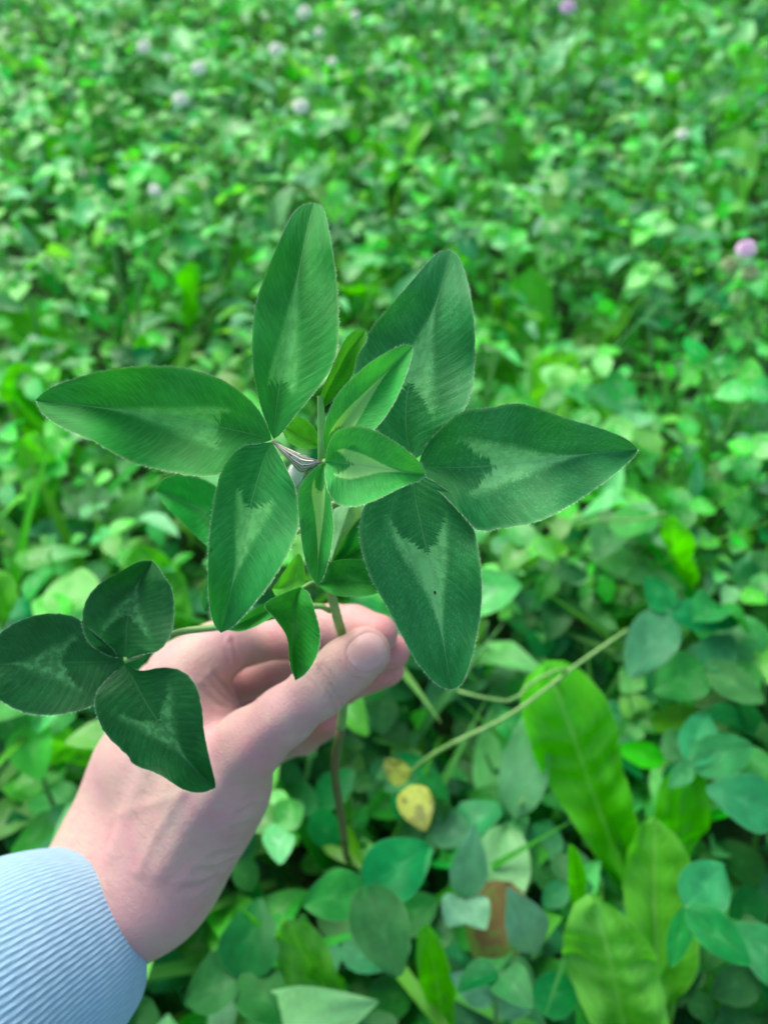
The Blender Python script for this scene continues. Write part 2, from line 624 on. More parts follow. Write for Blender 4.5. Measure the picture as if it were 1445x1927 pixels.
def leaf_cloud(name, n, xr, yr, zr, size, mat, seed, w=.40, kind='oval', tilt=(.15, .5)):
    """many small leaves nobody could count, joined in one mesh"""
    g = np.random.default_rng(seed)
    if kind == 'blade':
        rows = (0.0, .25, .5, .75, 1.0)
        tu = np.array([(x * w * max(.04, 1 - u) ** .6, u, -.3 * u * u) for u in rows for x in (-1, 1)])
        uvt = np.array([(u, x) for u in rows for x in (-1, 1)], float)
        tf = np.array([(2 * i, 2 * i + 1, 2 * i + 3, 2 * i + 2) for i in range(4)])
    else:
        rows = (0.0, .12, .3, .52, .74, .9, 1.0)
        pr = clover_prof if kind != 'lance' else lance
        tu = np.array([(x * pr(u) * w, u, abs(x) * pr(u) * .13 - .22 * u * u) for u in rows for x in (-1, 0, 1)])
        uvt = np.array([(u, x) for u in rows for x in (-1, 0, 1)], float)
        tf = np.array([(3 * i + k, 3 * i + k + 1, 3 * i + k + 4, 3 * i + k + 3) for i in range(6) for k in (0, 1)])
        if kind == 'trifoliate':
            one, f1, u1 = tu, tf, uvt
            tu, tf, uvt = [], [], []
            for t in range(3):
                a_ = t * 2.094
                R_ = np.array([[math.cos(a_), -math.sin(a_), 0], [math.sin(a_), math.cos(a_), 0], [0, 0, 1]])
                tf.append(f1 + 21 * t)
                tu.append((one + np.array([0, .03, 0])) @ R_.T)
                uvt.append(u1)
            st_ = np.array([(.03, 0, -.01), (-.03, 0, -.01), (.035, .5, -2.2), (-.035, .5, -2.2), (.04, .7, -4.5), (-.04, .7, -4.5)])
            tu.append(st_)
            uvt.append(np.tile([[.1, .3]], (6, 1)))
            tf.append(np.array([(63, 64, 66, 65), (65, 66, 68, 67)]))
            tu, tf, uvt = np.vstack(tu), np.vstack(tf), np.vstack(uvt)
    X = g.uniform(*xr, n)
    Y = g.uniform(*yr, n)
    Z = zr[0] + (zr[1] - zr[0]) * g.random(n) ** .8
    S = g.uniform(*size, n)
    # leave free the lines of sight to the plants that can be told apart
    if len(KEEP):
        L = np.stack([X, Y, Z], -1) - CAM
        K = np.array(KEEP) - CAM
        dl, dk = L @ FWD, K @ FWD
        ok = np.ones(n, bool)
        for k_, d_ in zip(K, dk):
            off = L - k_ * (dl / d_)[:, None]
            ok &= ~((np.linalg.norm(off, axis=1) < .022) & (dl < d_) & (dl > .1))
        X, Y, Z, S = X[ok], Y[ok], Z[ok], S[ok]
        n = len(X)
    az = g.uniform(0, 6.283, n)
    tx = g.normal(*tilt, n)
    ty = g.normal(0, .35, n)
    V = np.repeat(tu[None], n, 0) * S[:, None, None]
    c, s = np.cos(ty)[:, None], np.sin(ty)[:, None]
    V = np.stack([V[..., 0] * c + V[..., 2] * s, V[..., 1], -V[..., 0] * s + V[..., 2] * c], -1)
    c, s = np.cos(tx)[:, None], np.sin(tx)[:, None]
    V = np.stack([V[..., 0], V[..., 1] * c - V[..., 2] * s, V[..., 1] * s + V[..., 2] * c], -1)
    c, s = np.cos(az)[:, None], np.sin(az)[:, None]
    V = np.stack([V[..., 0] * c - V[..., 1] * s, V[..., 0] * s + V[..., 1] * c, V[..., 2]], -1)
    V += np.stack([X, Y, Z], -1)[:, None, :]
    V[..., 2] = np.maximum(V[..., 2], .002)
    off = (np.arange(n) * len(tu))[:, None, None]
    F = (tf[None] + off).reshape(-1, 4)
    faces = F.tolist()
    me = mesh_data(name, V.reshape(-1, 3), faces, mat, np.tile(uvt, (n, 1)))
    o = link(name, me)
    return o


# ------------------------------------------------------------------ the held clover
def leaflet_from(name, base, tip, mid, left, right, depths, mat, parent, fold=-.003, wav=.0012, wn=3.0, seed=0, nu=44, nv=18,
                 bulge=0.0, hairs=None, spread=None):
    """leaflet given by its margins; every point gets its own distance (fold, waves, droop)"""
    g = random.Random(seed)
    Mi = catmull([base] + mid + [tip], nu + 1)
    Le = catmull([base] + left + [tip], nu + 1)
    Ri = catmull([base] + right + [tip], nu + 1)
    dm = catmull([(i / (len(depths) - 1), d) for i, d in enumerate(depths)], nu + 1)[:, 1]
    ph = [g.uniform(0, 6.28) for _ in range(6)]
    vs, uvs, fs = [], [], []
    edge = {-1: [], 1: []}
    for i in range(nu + 1):
        u = i / nu
        taper = min(1, 5 * u) * min(1, 5 * (1 - u))
        for j in range(nv + 1):
            v = -1 + 2 * j / nv
            E = Le[i] if v < 0 else Ri[i]
            a = abs(v)
            q = Mi[i] + (E - Mi[i]) * a
            sgn = 0 if v < 0 else 1
            # fine crenation of the margin
            if a > .99 and taper > .3:
                q = q + (E - Mi[i]) * .012 * math.sin(u * 95 + ph[4 + sgn]) * g.uniform(.2, 1)
            d = dm[i] + 1.7 * fold * (a ** 1.15) * taper + bulge * math.sin(math.pi * u) * (1 - a)
            d += 1.6 * wav * taper * (a ** 2) * math.sin(u * wn * 6.28 + ph[sgn]) + .35 * wav * a * math.sin(u * 17 + ph[2 + sgn])
            d += .00011 * math.sin((u - .2 * a ** 1.15) * 80 + ph[0] + 3 * math.sin(u * 13 + ph[3])) * (.4 + .6 * math.sin(u * 9 + ph[2]) ** 2) * a * taper
            p = P(q[0], q[1], d)
            vs.append(p)
            uvs.append((u, v))
            if j == 0: edge[-1].append((p, None))
            if j == nv: edge[1].append((p, None))
    for i in range(nu):
        for j in range(nv):
            k = i * (nv + 1) + j
            fs.append((k, k + nv + 1, k + nv + 2, k + 1))
    o = link('leaflet', mesh_data('leaflet', vs, fs, mat, uvs), parent)
    if hairs is not None:
        for sd in (-1, 1):
            for i in range(2, nu):
                p0, p1 = np.array(vs[i * (nv + 1) + (0 if sd < 0 else nv)]), np.array(vs[min(nu, i + 1) * (nv + 1) + (0 if sd < 0 else nv)])
                inn = np.array(vs[i * (nv + 1) + (2 if sd < 0 else nv - 2)])
                outw = p0 - inn
                outw /= np.linalg.norm(outw) + 1e-9
                tn = p1 - p0
                tl = np.linalg.norm(tn) + 1e-9
                for _ in range(max(2, int(tl / .00022))):
                    b = p0 + tn * g.random() - outw * .0002
                    dr = outw + tn / tl * g.uniform(.1, .9) + FWD * g.uniform(-.6, .4)
                    dr /= np.linalg.norm(dr)
                    ln = g.uniform(.0004, .0011)
                    sdv = np.cross(dr, FWD)
                    sdv /= np.linalg.norm(sdv) + 1e-9
                    hairs.append((b - sdv * .00003, b + sdv * .00003, b + dr * ln))
    return o


def hair_part(hairs, parent):
    vs = [p for h in hairs for p in h]
    fs = [(3 * i, 3 * i + 1, 3 * i + 2) for i in range(len(hairs))]
    o = link('hair_fringe', mesh_data('hair_fringe', vs, fs, M['hair'], smooth=False), parent)
    o['kind'] = 'stuff'
    return o


STEM = [P(598, 905, .2235), P(604, 980, .2305), P(618, 1090, .250), P(634, 1160, .268), P(646, 1205, .2795), P(650, 1270, .2885),
        P(642, 1370, .305), P(630, 1450, .335), P(643, 1540, .385), P(652, 1610, .50), P(657, 1640, .685)]
base_pt = STEM[-1]
plant = empty('red_clover_plant', (base_pt[0], base_pt[1], 0))
tag(plant, 'hairy clover stem with pale-marked leaves pinched between thumb and fingers', 'clover')
v_, f_ = tube(STEM[:7], [.0011, .0014, .0017, .0018, .0018], 10, 60)
st = link('stem', mesh_data('stem', v_, f_, M['stem']), plant)
v_, f_ = tube(STEM[6:], [.0019, .0021, .0022, .0022], 10, 40)
link('lower_stem', mesh_data('lower_stem', v_, f_, M['stem_brown']), plant)


def hero_leaf(stalk, radii, label=None, mat='stem'):
    v, f = tube([P(*p) for p in stalk], radii, 8, 20)
    lf = link('leaf', mesh_data('leaf', v, f, M[mat]), plant)
    if label: lf['label'] = label
    return lf


# leaf with three big leaflets, joint beside the papery stipule
lf = hero_leaf([(606, 930, .225), (570, 880, .2125), (540, 850, .2085), (514, 829, .2065)], [.0011, .0010, .0008], 'large leaf with a long leaflet held level')
hr = []
leaflet_from('a1', (515, 826), (590, 383), [(520, 770), (532, 689), (545, 620), (560, 525), (577, 440)],
             [(503, 800), (488, 755), (476, 690), (475, 620), (483, 565), (500, 515), (525, 455), (550, 405), (570, 386)],
             [(530, 815), (562, 775), (605, 722), (632, 670), (638, 600), (634, 530), (624, 460), (612, 400), (602, 385)],
             [.2065, .2075, .208, .209, .212, .217], M['hero_a'], lf, -.0035, .001, 2.2, 1, hairs=hr)
leaflet_from('a2', (511, 828), (68, 752), [(470, 816), (400, 801), (280, 780), (150, 762)],
             [(505, 805), (480, 762), (425, 718), (350, 693), (280, 688), (200, 696), (130, 716), (90, 733)],
             [(485, 838), (455, 858), (425, 888), (385, 897), (330, 890), (260, 874), (205, 848), (180, 832), (120, 806), (82, 780)],
             [.2065, .2075, .207, .205, .203, .204], M['hero_a'], lf, -.0045, .0012, 2.6, 2, hairs=hr)
leaflet_from('a3', (511, 832), (416, 1191), [(500, 858), (486, 900), (468, 965), (445, 1070), (428, 1140)],
             [(485, 835), (452, 842), (420, 880), (404, 935), (394, 1005), (391, 1075), (394, 1135), (403, 1175)],
             [(522, 848), (543, 888), (559, 928), (563, 985), (549, 1028), (518, 1085), (480, 1135), (440, 1178)],
             [.2065, .2045, .202, .200, .2005, .204], M['hero_a3'], lf, -.0035, .001, 2.0, 3, hairs=hr)
hair_part(hr, lf)

# young bright leaf in the middle
lf = hero_leaf([(604, 985, .231), (600, 930, .222), (606, 890, .212), (611, 868, .2045)], [.0010, .0009, .0008], 'small young leaf of brighter green')
hr = []
leaflet_from('b1', (613, 858), (776, 652), [(628, 825), (655, 790), (715, 715)],
             [(608, 825), (617, 780), (640, 735), (690, 687), (735, 659), (762, 648)],
             [(660, 838), (705, 808), (738, 765), (760, 718), (775, 670)],
             [.2045, .206, .207, .208, .211], M['hero_b'], lf, -.004, .0006, 1.8, 11, hairs=hr)
leaflet_from('b2', (612, 869), (800, 893), [(640, 871), (700, 878), (755, 888)],
             [(617, 840), (632, 812), (662, 802), (700, 808), (745, 832), (782, 862), (797, 882)],
             [(613, 905), (622, 935), (640, 951), (672, 953), (720, 935), (760, 915), (790, 904)],
             [.2045, .2025, .201, .2005, .202], M['hero_b'], lf, -.004, .0007, 1.6, 12, hairs=hr)
leaflet_from('b3', (609, 872), (597, 1101), [(605, 905), (603, 960), (600, 1030)],
             [(588, 885), (566, 912), (560, 940), (565, 995), (572, 1045), (586, 1085)],
             [(618, 900), (624, 950), (628, 995), (621, 1045), (608, 1088)],
             [.2045, .2035, .203, .2035, .207], M['hero_b'], lf, -.0035, .0006, 1.7, 13, hairs=hr)
hair_part(hr, lf)

# newest leaf, still folded, on a pale stalk
lf = hero_leaf([(607, 900, .219), (606, 850, .2125), (605, 800, .211), (603, 745, .2105)], [.0012, .0012, .0011, .0009], 'newest folded leaf on a pale upright stalk', 'stem_pale')
hr = []
leaflet_from('c1', (601, 772), (688, 620), [(622, 725), (650, 672)], [(606, 735), (626, 690), (648, 642), (668, 622)], [(628, 752), (662, 708), (672, 672), (690, 640)],
             [.2125, .2145, .216, .218], M['hero_c'], lf, -.003, .0004, 1.5, 21, hairs=hr)
leaflet_from('c2', (606, 840), (528, 800), [(575, 826), (550, 812)], [(590, 802), (565, 785), (545, 785), (531, 793)], [(590, 845), (565, 843), (540, 828)],
             [.217, .218, .2185, .219], M['hero_c'], lf, -.002, .0004, 1.5, 22)
hair_part(hr, lf)

# right-hand leaf, mature leaflets with sky sheen painted into their colour
lf = hero_leaf([(606, 960, .229), (670, 930, .229), (730, 900, .2275), (788, 876, .226)], [.0012, .0011, .0009], 'large leaf with painted sheen and strong pale arrows')
hr = []
leaflet_from('d1', (776, 868), (846, 471), [(764, 810), (766, 740), (785, 690), (815, 590), (836, 519)],
             [(735, 845), (700, 790), (672, 730), (670, 680), (690, 630), (725, 585), (765, 540), (808, 490), (830, 472)],
             [(800, 850), (814, 834), (850, 800), (880, 760), (892, 700), (893, 620), (884, 550), (870, 500), (860, 480)],
             [.226, .2265, .2265, .2265, .2275, .230], M['hero_d'], lf, -.004, .0016, 2.4, 31, hairs=hr)
leaflet_from('d2', (786, 878), (1200, 846), [(850, 880), (930, 876), (1020, 867), (1120, 853)],
             [(800, 840), (835, 800), (870, 774), (918, 768), (968, 759), (1012, 768), (1065, 787), (1130, 806), (1178, 826)],
             [(805, 905), (840, 938), (870, 970), (900, 998), (950, 993), (1010, 982), (1070, 952), (1120, 920), (1165, 885), (1190, 862)],
             [.226, .2235, .221, .219, .2185, .220], M['hero_d'], lf, -.0045, .0017, 2.7, 32, hairs=hr)
leaflet_from('d3', (778, 884), (850, 1298), [(782, 940), (797, 1010), (814, 1080), (826, 1150), (838, 1230)],
             [(735, 905), (695, 938), (676, 985), (680, 1035), (698, 1090), (728, 1142), (755, 1195), (785, 1248), (822, 1288)],
             [(815, 905), (850, 930), (880, 968), (896, 1015), (905, 1075), (906, 1130), (898, 1195), (884, 1250), (868, 1288)],
             [.226, .2235, .2215, .2195, .219, .2205], M['hero_d3'], lf, -.0035, .0018, 2.3, 33, hairs=hr)
hair_part(hr, lf)

# low dark leaf on a long stalk in front of the back of the hand
lf = hero_leaf([(622, 1150, .265), (590, 1140, .262), (500, 1163, .257), (410, 1180, .256), (330, 1192, .254), (262, 1232, .2485), (234, 1243, .246)],
               [.0010, .0011, .0012, .0012, .0010], 'lowest leaf, darker green, on a long stalk')
hr = []
leaflet_from('e1', (236, 1241), (286, 1055), [(237, 1205), (243, 1155), (262, 1095)],
             [(200, 1232), (166, 1208), (155, 1172), (162, 1132), (186, 1100), (225, 1076), (262, 1057)],
             [(268, 1232), (300, 1224), (322, 1195), (328, 1150), (324, 1110), (306, 1080), (297, 1066)],
             [.246, .2475, .2485, .2495, .252], M['hero_e'], lf, -.004, .001, 1.6, 41, hairs=hr)
leaflet_from('e2', (230, 1244), (-46, 1252), [(160, 1246), (80, 1248), (10, 1250)],
             [(206, 1215), (165, 1180), (140, 1160), (85, 1155), (30, 1172), (-15, 1205), (-38, 1235)],
             [(212, 1285), (180, 1325), (125, 1343), (65, 1345), (15, 1327), (-20, 1298), (-40, 1270)],
             [.246, .2445, .2425, .242, .243], M['hero_e'], lf, -.002, .001, 1.8, 42, hairs=hr)
leaflet_from('e3', (236, 1250), (406, 1483), [(255, 1285), (280, 1330), (322, 1392), (370, 1450)],
             [(205, 1275), (182, 1305), (180, 1340), (200, 1382), (240, 1422), (254, 1440), (300, 1458), (345, 1486), (380, 1492)],
             [(265, 1262), (305, 1256), (342, 1262), (368, 1288), (380, 1330), (385, 1380), (396, 1432), (405, 1468)],
             [.246, .2435, .242, .2425, .245], M['hero_e'], lf, -.0035, .0012, 2.0, 43, hairs=hr)
hair_part(hr, lf)

# small drooping leaves below the middle
lf = hero_leaf([(622, 1110, .2535), (605, 1095, .250), (585, 1098, .2465), (568, 1108, .2445)], [.0009, .0008, .0007], 'small drooping folded leaf in front of the fingers')
hr = []
leaflet_from('f1', (568, 1104), (556, 1281), [(556, 1130), (552, 1180), (549, 1235)],
             [(530, 1118), (498, 1138), (520, 1168), (540, 1200), (546, 1250)],
             [(582, 1118), (593, 1150), (603, 1195), (596, 1235), (577, 1266)],
             [.2445, .2425, .2415, .242, .244], M['hero_f'], lf, -.005, .0006, 1.5, 51, hairs=hr)
leaflet_from('f2', (575, 1098), (512, 1108), [(555, 1090), (532, 1105)], [(572, 1060), (560, 1042), (535, 1075)], [(560, 1120), (540, 1132), (520, 1122)],
             [.2465, .248, .249, .250], M['hero_c'], lf, -.002, .0005, 1.5, 52)
leaflet_from('f3', (570, 1105), (425, 1185), [(530, 1130), (480, 1160)], [(540, 1115), (490, 1140), (450, 1165)], [(530, 1145), (495, 1172), (455, 1188)],
             [.2465, .249, .2505, .251], M['hero_f'], lf, -.002, .0005, 1.5, 53)
hair_part(hr, lf)
lf = hero_leaf([(612, 1075, .2475), (625, 1068, .2465), (640, 1090, .246)], [.0009, .0008], 'plain leaf half hidden under the others')
leaflet_from('g1', (596, 1100), (745, 1102), [(640, 1088), (690, 1095)], [(605, 1072), (635, 1054), (680, 1054), (725, 1080)], [(625, 1118), (665, 1124), (705, 1118)],
             [.247, .245, .2435, .244], M['hero_f'], lf, -.003, .0006, 1.6, 61)
leaflet_from('g2', (622, 1060), (662, 940), [(635, 1020), (650, 980)], [(622, 1020), (624, 975), (640, 942)], [(645, 1040), (668, 1000), (682, 960)],
             [.246, .243, .240, .238], M['underside'], lf, .002, .0004, 1.4, 62)
leaflet_from('g3', (625, 1062), (770, 1010), [(680, 1030), (725, 1012)], [(650, 1010), (690, 965), (735, 965)], [(660, 1068), (700, 1070), (750, 1045)],
             [.2465, .247, .2475, .249], M['blue_clover'], lf, -.003, .0004, 1.4, 63)
lf = hero_leaf([(606, 985, .232), (560, 1000, .246), (500, 1030, .262), (450, 1040, .272)], [.0010, .0009, .0007], 'blue-green leaf hanging behind the large leaf')
leaflet_from('h1', (462, 1010), (294, 922), [(410, 975), (350, 945)], [(440, 950), (400, 910), (350, 894), (310, 900)], [(440, 1040), (395, 1030), (345, 985), (308, 948)],
             [.272, .272, .272, .273], M['blue_clover'], lf, -.004, .0006, 1.5, 71)
leaflet_from('h2', (452, 1040), (384, 1150), [(425, 1075), (402, 1115)], [(425, 1050), (392, 1085), (380, 1125)], [(455, 1080), (440, 1120), (405, 1150)],
             [.272, .271, .271, .272], M['blue_clover'], lf, -.003, .0006, 1.5, 72)


def stipule():
    """papery sheath between the two leaf joints, curled round like a boat"""
    n, k = 26, 16
    axis = catmull([(513, 830, .2055), (535, 840, .2052), (570, 856, .2050), (606, 868, .2040)], n + 1)
    lowe = catmull([(512, 833, .2058), (530, 852, .2055), (545, 868, .2060), (566, 890, .2075), (588, 880, .2060), (604, 871, .2045)], n + 1)
    vs, uvs, fs = [], [], []
    for i in range(n + 1):
        u = i / n
        for j in range(k + 1):
            t = j / k
            q = axis[i] * (1 - t) + lowe[i] * t
            q = q + np.array([0, 0, -.0012 * math.sin(math.pi * t) * math.sin(math.pi * u) + .0003 * math.sin(t * 25 + u * 5)])
            vs.append(P(*q))
            uvs.append((u, t))
    for i in range(n):
        for j in range(k):
            a = i * (k + 1) + j
            fs.append((a, a + k + 1, a + k + 2, a + 1))
    o = link('stipule', mesh_data('stipule', vs, fs, M['stipule'], uvs), plant)
    o['label'] = 'papery whitish sheath with dark veins'


stipule()


def woolly_bud():
    g = random.Random(3)
    c = P(556, 893, .2125)
    ax = np.array(P(549, 918, .213)) - np.array(P(566, 872, .212))
    ax /= np.linalg.norm(ax)
    v, f = tube([c - ax * .0042, c - ax * .002, c + ax * .001, c + ax * .004], [.0012, .0022, .0022, .0010], 12, 14)
    o = link('bud', mesh_data('bud', v, f, M['bud']), plant)
    hs = []
    for _ in range(700):
        t = g.uniform(-1, 1)
        d = np.array([g.gauss(0, 1) for _ in range(3)])
        d -= ax * np.dot(d, ax)
        d /= np.linalg.norm(d)
        b = c + ax * t * .0038 + d * .0018 * math.sqrt(max(.1, 1 - t * t * .8))
        dr = d + ax * g.uniform(-.4, .6)
        dr /= np.linalg.norm(dr)
        s = np.cross(dr, FWD)
        s /= np.linalg.norm(s)
        hs.append((b - s * .00006, b + s * .00006, b + dr * g.uniform(.0006, .0016)))
    h = link('bud_wool', mesh_data('bud_wool', [p for q in hs for p in q], [(3 * i, 3 * i + 1, 3 * i + 2) for i in range(len(hs))], M['hair'], smooth=False), o)
    h['kind'] = 'stuff'


woolly_bud()


# ------------------------------------------------------------------ the hand (one continuous surface)
def seg(X, a, b, ra, rb):
    a, b = np.asarray(a), np.asarray(b)
    ba = b - a
    h = np.clip(((X - a) @ ba) / (ba @ ba), 0, 1)
    return np.linalg.norm(X - a - h[..., None] * ba, axis=-1) - (ra + (rb - ra) * h)


def smin(a, b, k):
    h = np.clip(.5 + .5 * (b - a) / k, 0, 1)
    return b + (a - b) * h - k * h * (1 - h)


def chain(X, pts, k):
    d = None
    for (p, q) in zip(pts[:-1], pts[1:]):
        s = seg(X, P(*p[:3]), P(*q[:3]), p[3] * .001, q[3] * .001)
        d = s if d is None else smin(d, s, k)
    return d


SL_C = np.array(P(164, 1756, .300))                   # centre of the cuff's rim
_ray = (SL_C - CAM) / np.linalg.norm(SL_C - CAM)
_e = RIGHT * .84 + UP * .54
_e -= _ray * (_e @ _ray)
SL_A = _e / np.linalg.norm(_e) * .835 + _ray * .55      # towards the hand, tilting away
SL_A /= np.linalg.norm(SL_A)
SL_1 = RIGHT * .54 - UP * .84
SL_1 -= SL_A * (SL_1 @ SL_A)
SL_1 /= np.linalg.norm(SL_1)
SL_2 = np.cross(SL_A, SL_1)
if SL_2 @ _ray > 0: SL_2 = -SL_2                       # towards the camera
ARM = [SL_C + SL_1 * .0105 - SL_2 * .003, SL_C - SL_1 * .0105 - SL_2 * .003, SL_C - SL_A * .06 + SL_1 * .010, SL_C - SL_A * .06 - SL_1 * .010]
THUMB = [(405, 1480, .290, 16.5), (470, 1400, .2800, 12.2), (535, 1348, .2745, 10.0), (600, 1297, .2700, 9.4), (650, 1255, .2675, 9.2), (686, 1228, .2665, 8.9)]
INDEX = [(345, 1280, .302, 13.0), (375, 1250, .302, 12.0), (408, 1226, .304, 11.2), (470, 1206, .320, 9.3), (545, 1196, .318, 9.0), (625, 1180, .309, 8.7), (665, 1181, .303, 8.3), (712, 1192, .295, 7.4)]
MIDDLE = [(310, 1300, .325, 13.0), (445, 1272, .343, 9.8), (540, 1262, .339, 9.2), (645, 1240, .326, 8.7), (735, 1227, .306, 7.5)]
RING = [(285, 1350, .345, 12.5), (455, 1335, .360, 9.5), (540, 1322, .355, 9.0), (640, 1290, .338, 8.2), (728, 1258, .316, 7.2)]
LITTLE = [(275, 1420, .360, 11.5), (430, 1420, .372, 8.6), (510, 1405, .365, 8.2), (570, 1385, .352, 7.6), (622, 1355, .336, 6.8)]


def sdf(X):
    W1, W2 = (292, 1668, .299, 16.5), (205, 1632, .316, 16.5)
    palm = smin(seg(X, ARM[0], P(*W1[:3]), .0160, .0165), seg(X, ARM[1], P(*W2[:3]), .0160, .0165), .016)
    palm = smin(palm, smin(seg(X, ARM[2], ARM[0], .0165, .016), seg(X, ARM[3], ARM[1], .0165, .016), .016), .008)
    k = .016
    for c in ([W1, (300, 1440, .306, 16.0), (350, 1275, .303, 13.5)], [W2, (262, 1440, .322, 16.0), (312, 1302, .324, 13.0)],
              [W2, (250, 1460, .338, 15.5), (288, 1350, .344, 12.5)], [W2, (250, 1500, .348, 15.0), (278, 1420, .358, 11.5)],
              [W1, (365, 1560, .296, 18.0), (415, 1475, .289, 15.5)], [(350, 1600, .322, 20.0), (420, 1480, .318, 18.0), (390, 1390, .330, 14.0)],
              [(415, 1475, .291, 15.0), (385, 1370, .303, 12.0), (360, 1290, .304, 12.5)]):
        palm = smin(palm, chain(X, c, .008), k)
    d = palm
    for fi, kr, kk in ((THUMB, .022, .012), (INDEX, .014, .008), (MIDDLE, .014, .008), (RING, .014, .008), (LITTLE, .014, .008)):
        r = np.linalg.norm(X - P(*fi[0][:3]), axis=-1)
        kf = .0006 + kk * np.exp(-(r / kr) ** 2)
        d = smin(d, chain(X, fi, .0035), kf)
    return d


def surface_nets(f, origin, h):
    nx, ny, nz = f.shape
    neg = f < 0
    cs = np.zeros((nx - 1, ny - 1, nz - 1, 3), np.float32)
    cn = np.zeros((nx - 1, ny - 1, nz - 1), np.float32)
    corners = [(i, j, k) for i in (0, 1) for j in (0, 1) for k in (0, 1)]
    sl_ = lambda c: tuple(slice(c[a], f.shape[a] - 1 + c[a]) for a in range(3))
    for c in corners:
        for a in range(3):
            if c[a]: continue
            e = list(c)
            e[a] = 1
            fa, fb = f[sl_(c)], f[sl_(e)]
            cr = neg[sl_(c)] != neg[sl_(e)]
            t = np.where(cr, fa / np.where(cr, fa - fb, 1), 0)
            for b in range(3):
                cs[..., b] += np.where(cr, c[b] + (t if b == a else 0), 0)
            cn += cr
    act = cn > 0
    idx = -np.ones(act.shape, np.int64)
    idx[act] = np.arange(act.sum())
    ii = np.argwhere(act)
    vs = (ii + cs[act] / cn[act][:, None]) * h + origin
    quads = []
    for a in range(3):
        b, c = (a + 1) % 3, (a + 2) % 3
        s0 = [slice(None)] * 3
        s1 = [slice(None)] * 3
        s0[a], s1[a] = slice(0, -1), slice(1, None)
        cr = neg[tuple(s0)] != neg[tuple(s1)]
        e = np.argwhere(cr)
        ok = (e[:, b] > 0) & (e[:, c] > 0) & (e[:, b] < f.shape[b] - 1) & (e[:, c] < f.shape[c] - 1)
        e = e[ok]
        fl = neg[tuple(s0)][tuple(e.T)]
        q = []
        for (db, dc) in ((1, 1), (0, 1), (0, 0), (1, 0)):
            m_ = e.copy()
            m_[:, b] -= db
            m_[:, c] -= dc
            q.append(idx[tuple(m_.T)])
        q = np.stack(q, 1)
        q[~fl] = q[~fl][:, ::-1]
        quads.append(q)
    return vs, np.vstack(quads)


NAIL_C, NAIL_A, NAIL_L, NAIL_W = (690.0, 1228.0), (.80, -.60), 36.0, 33.0


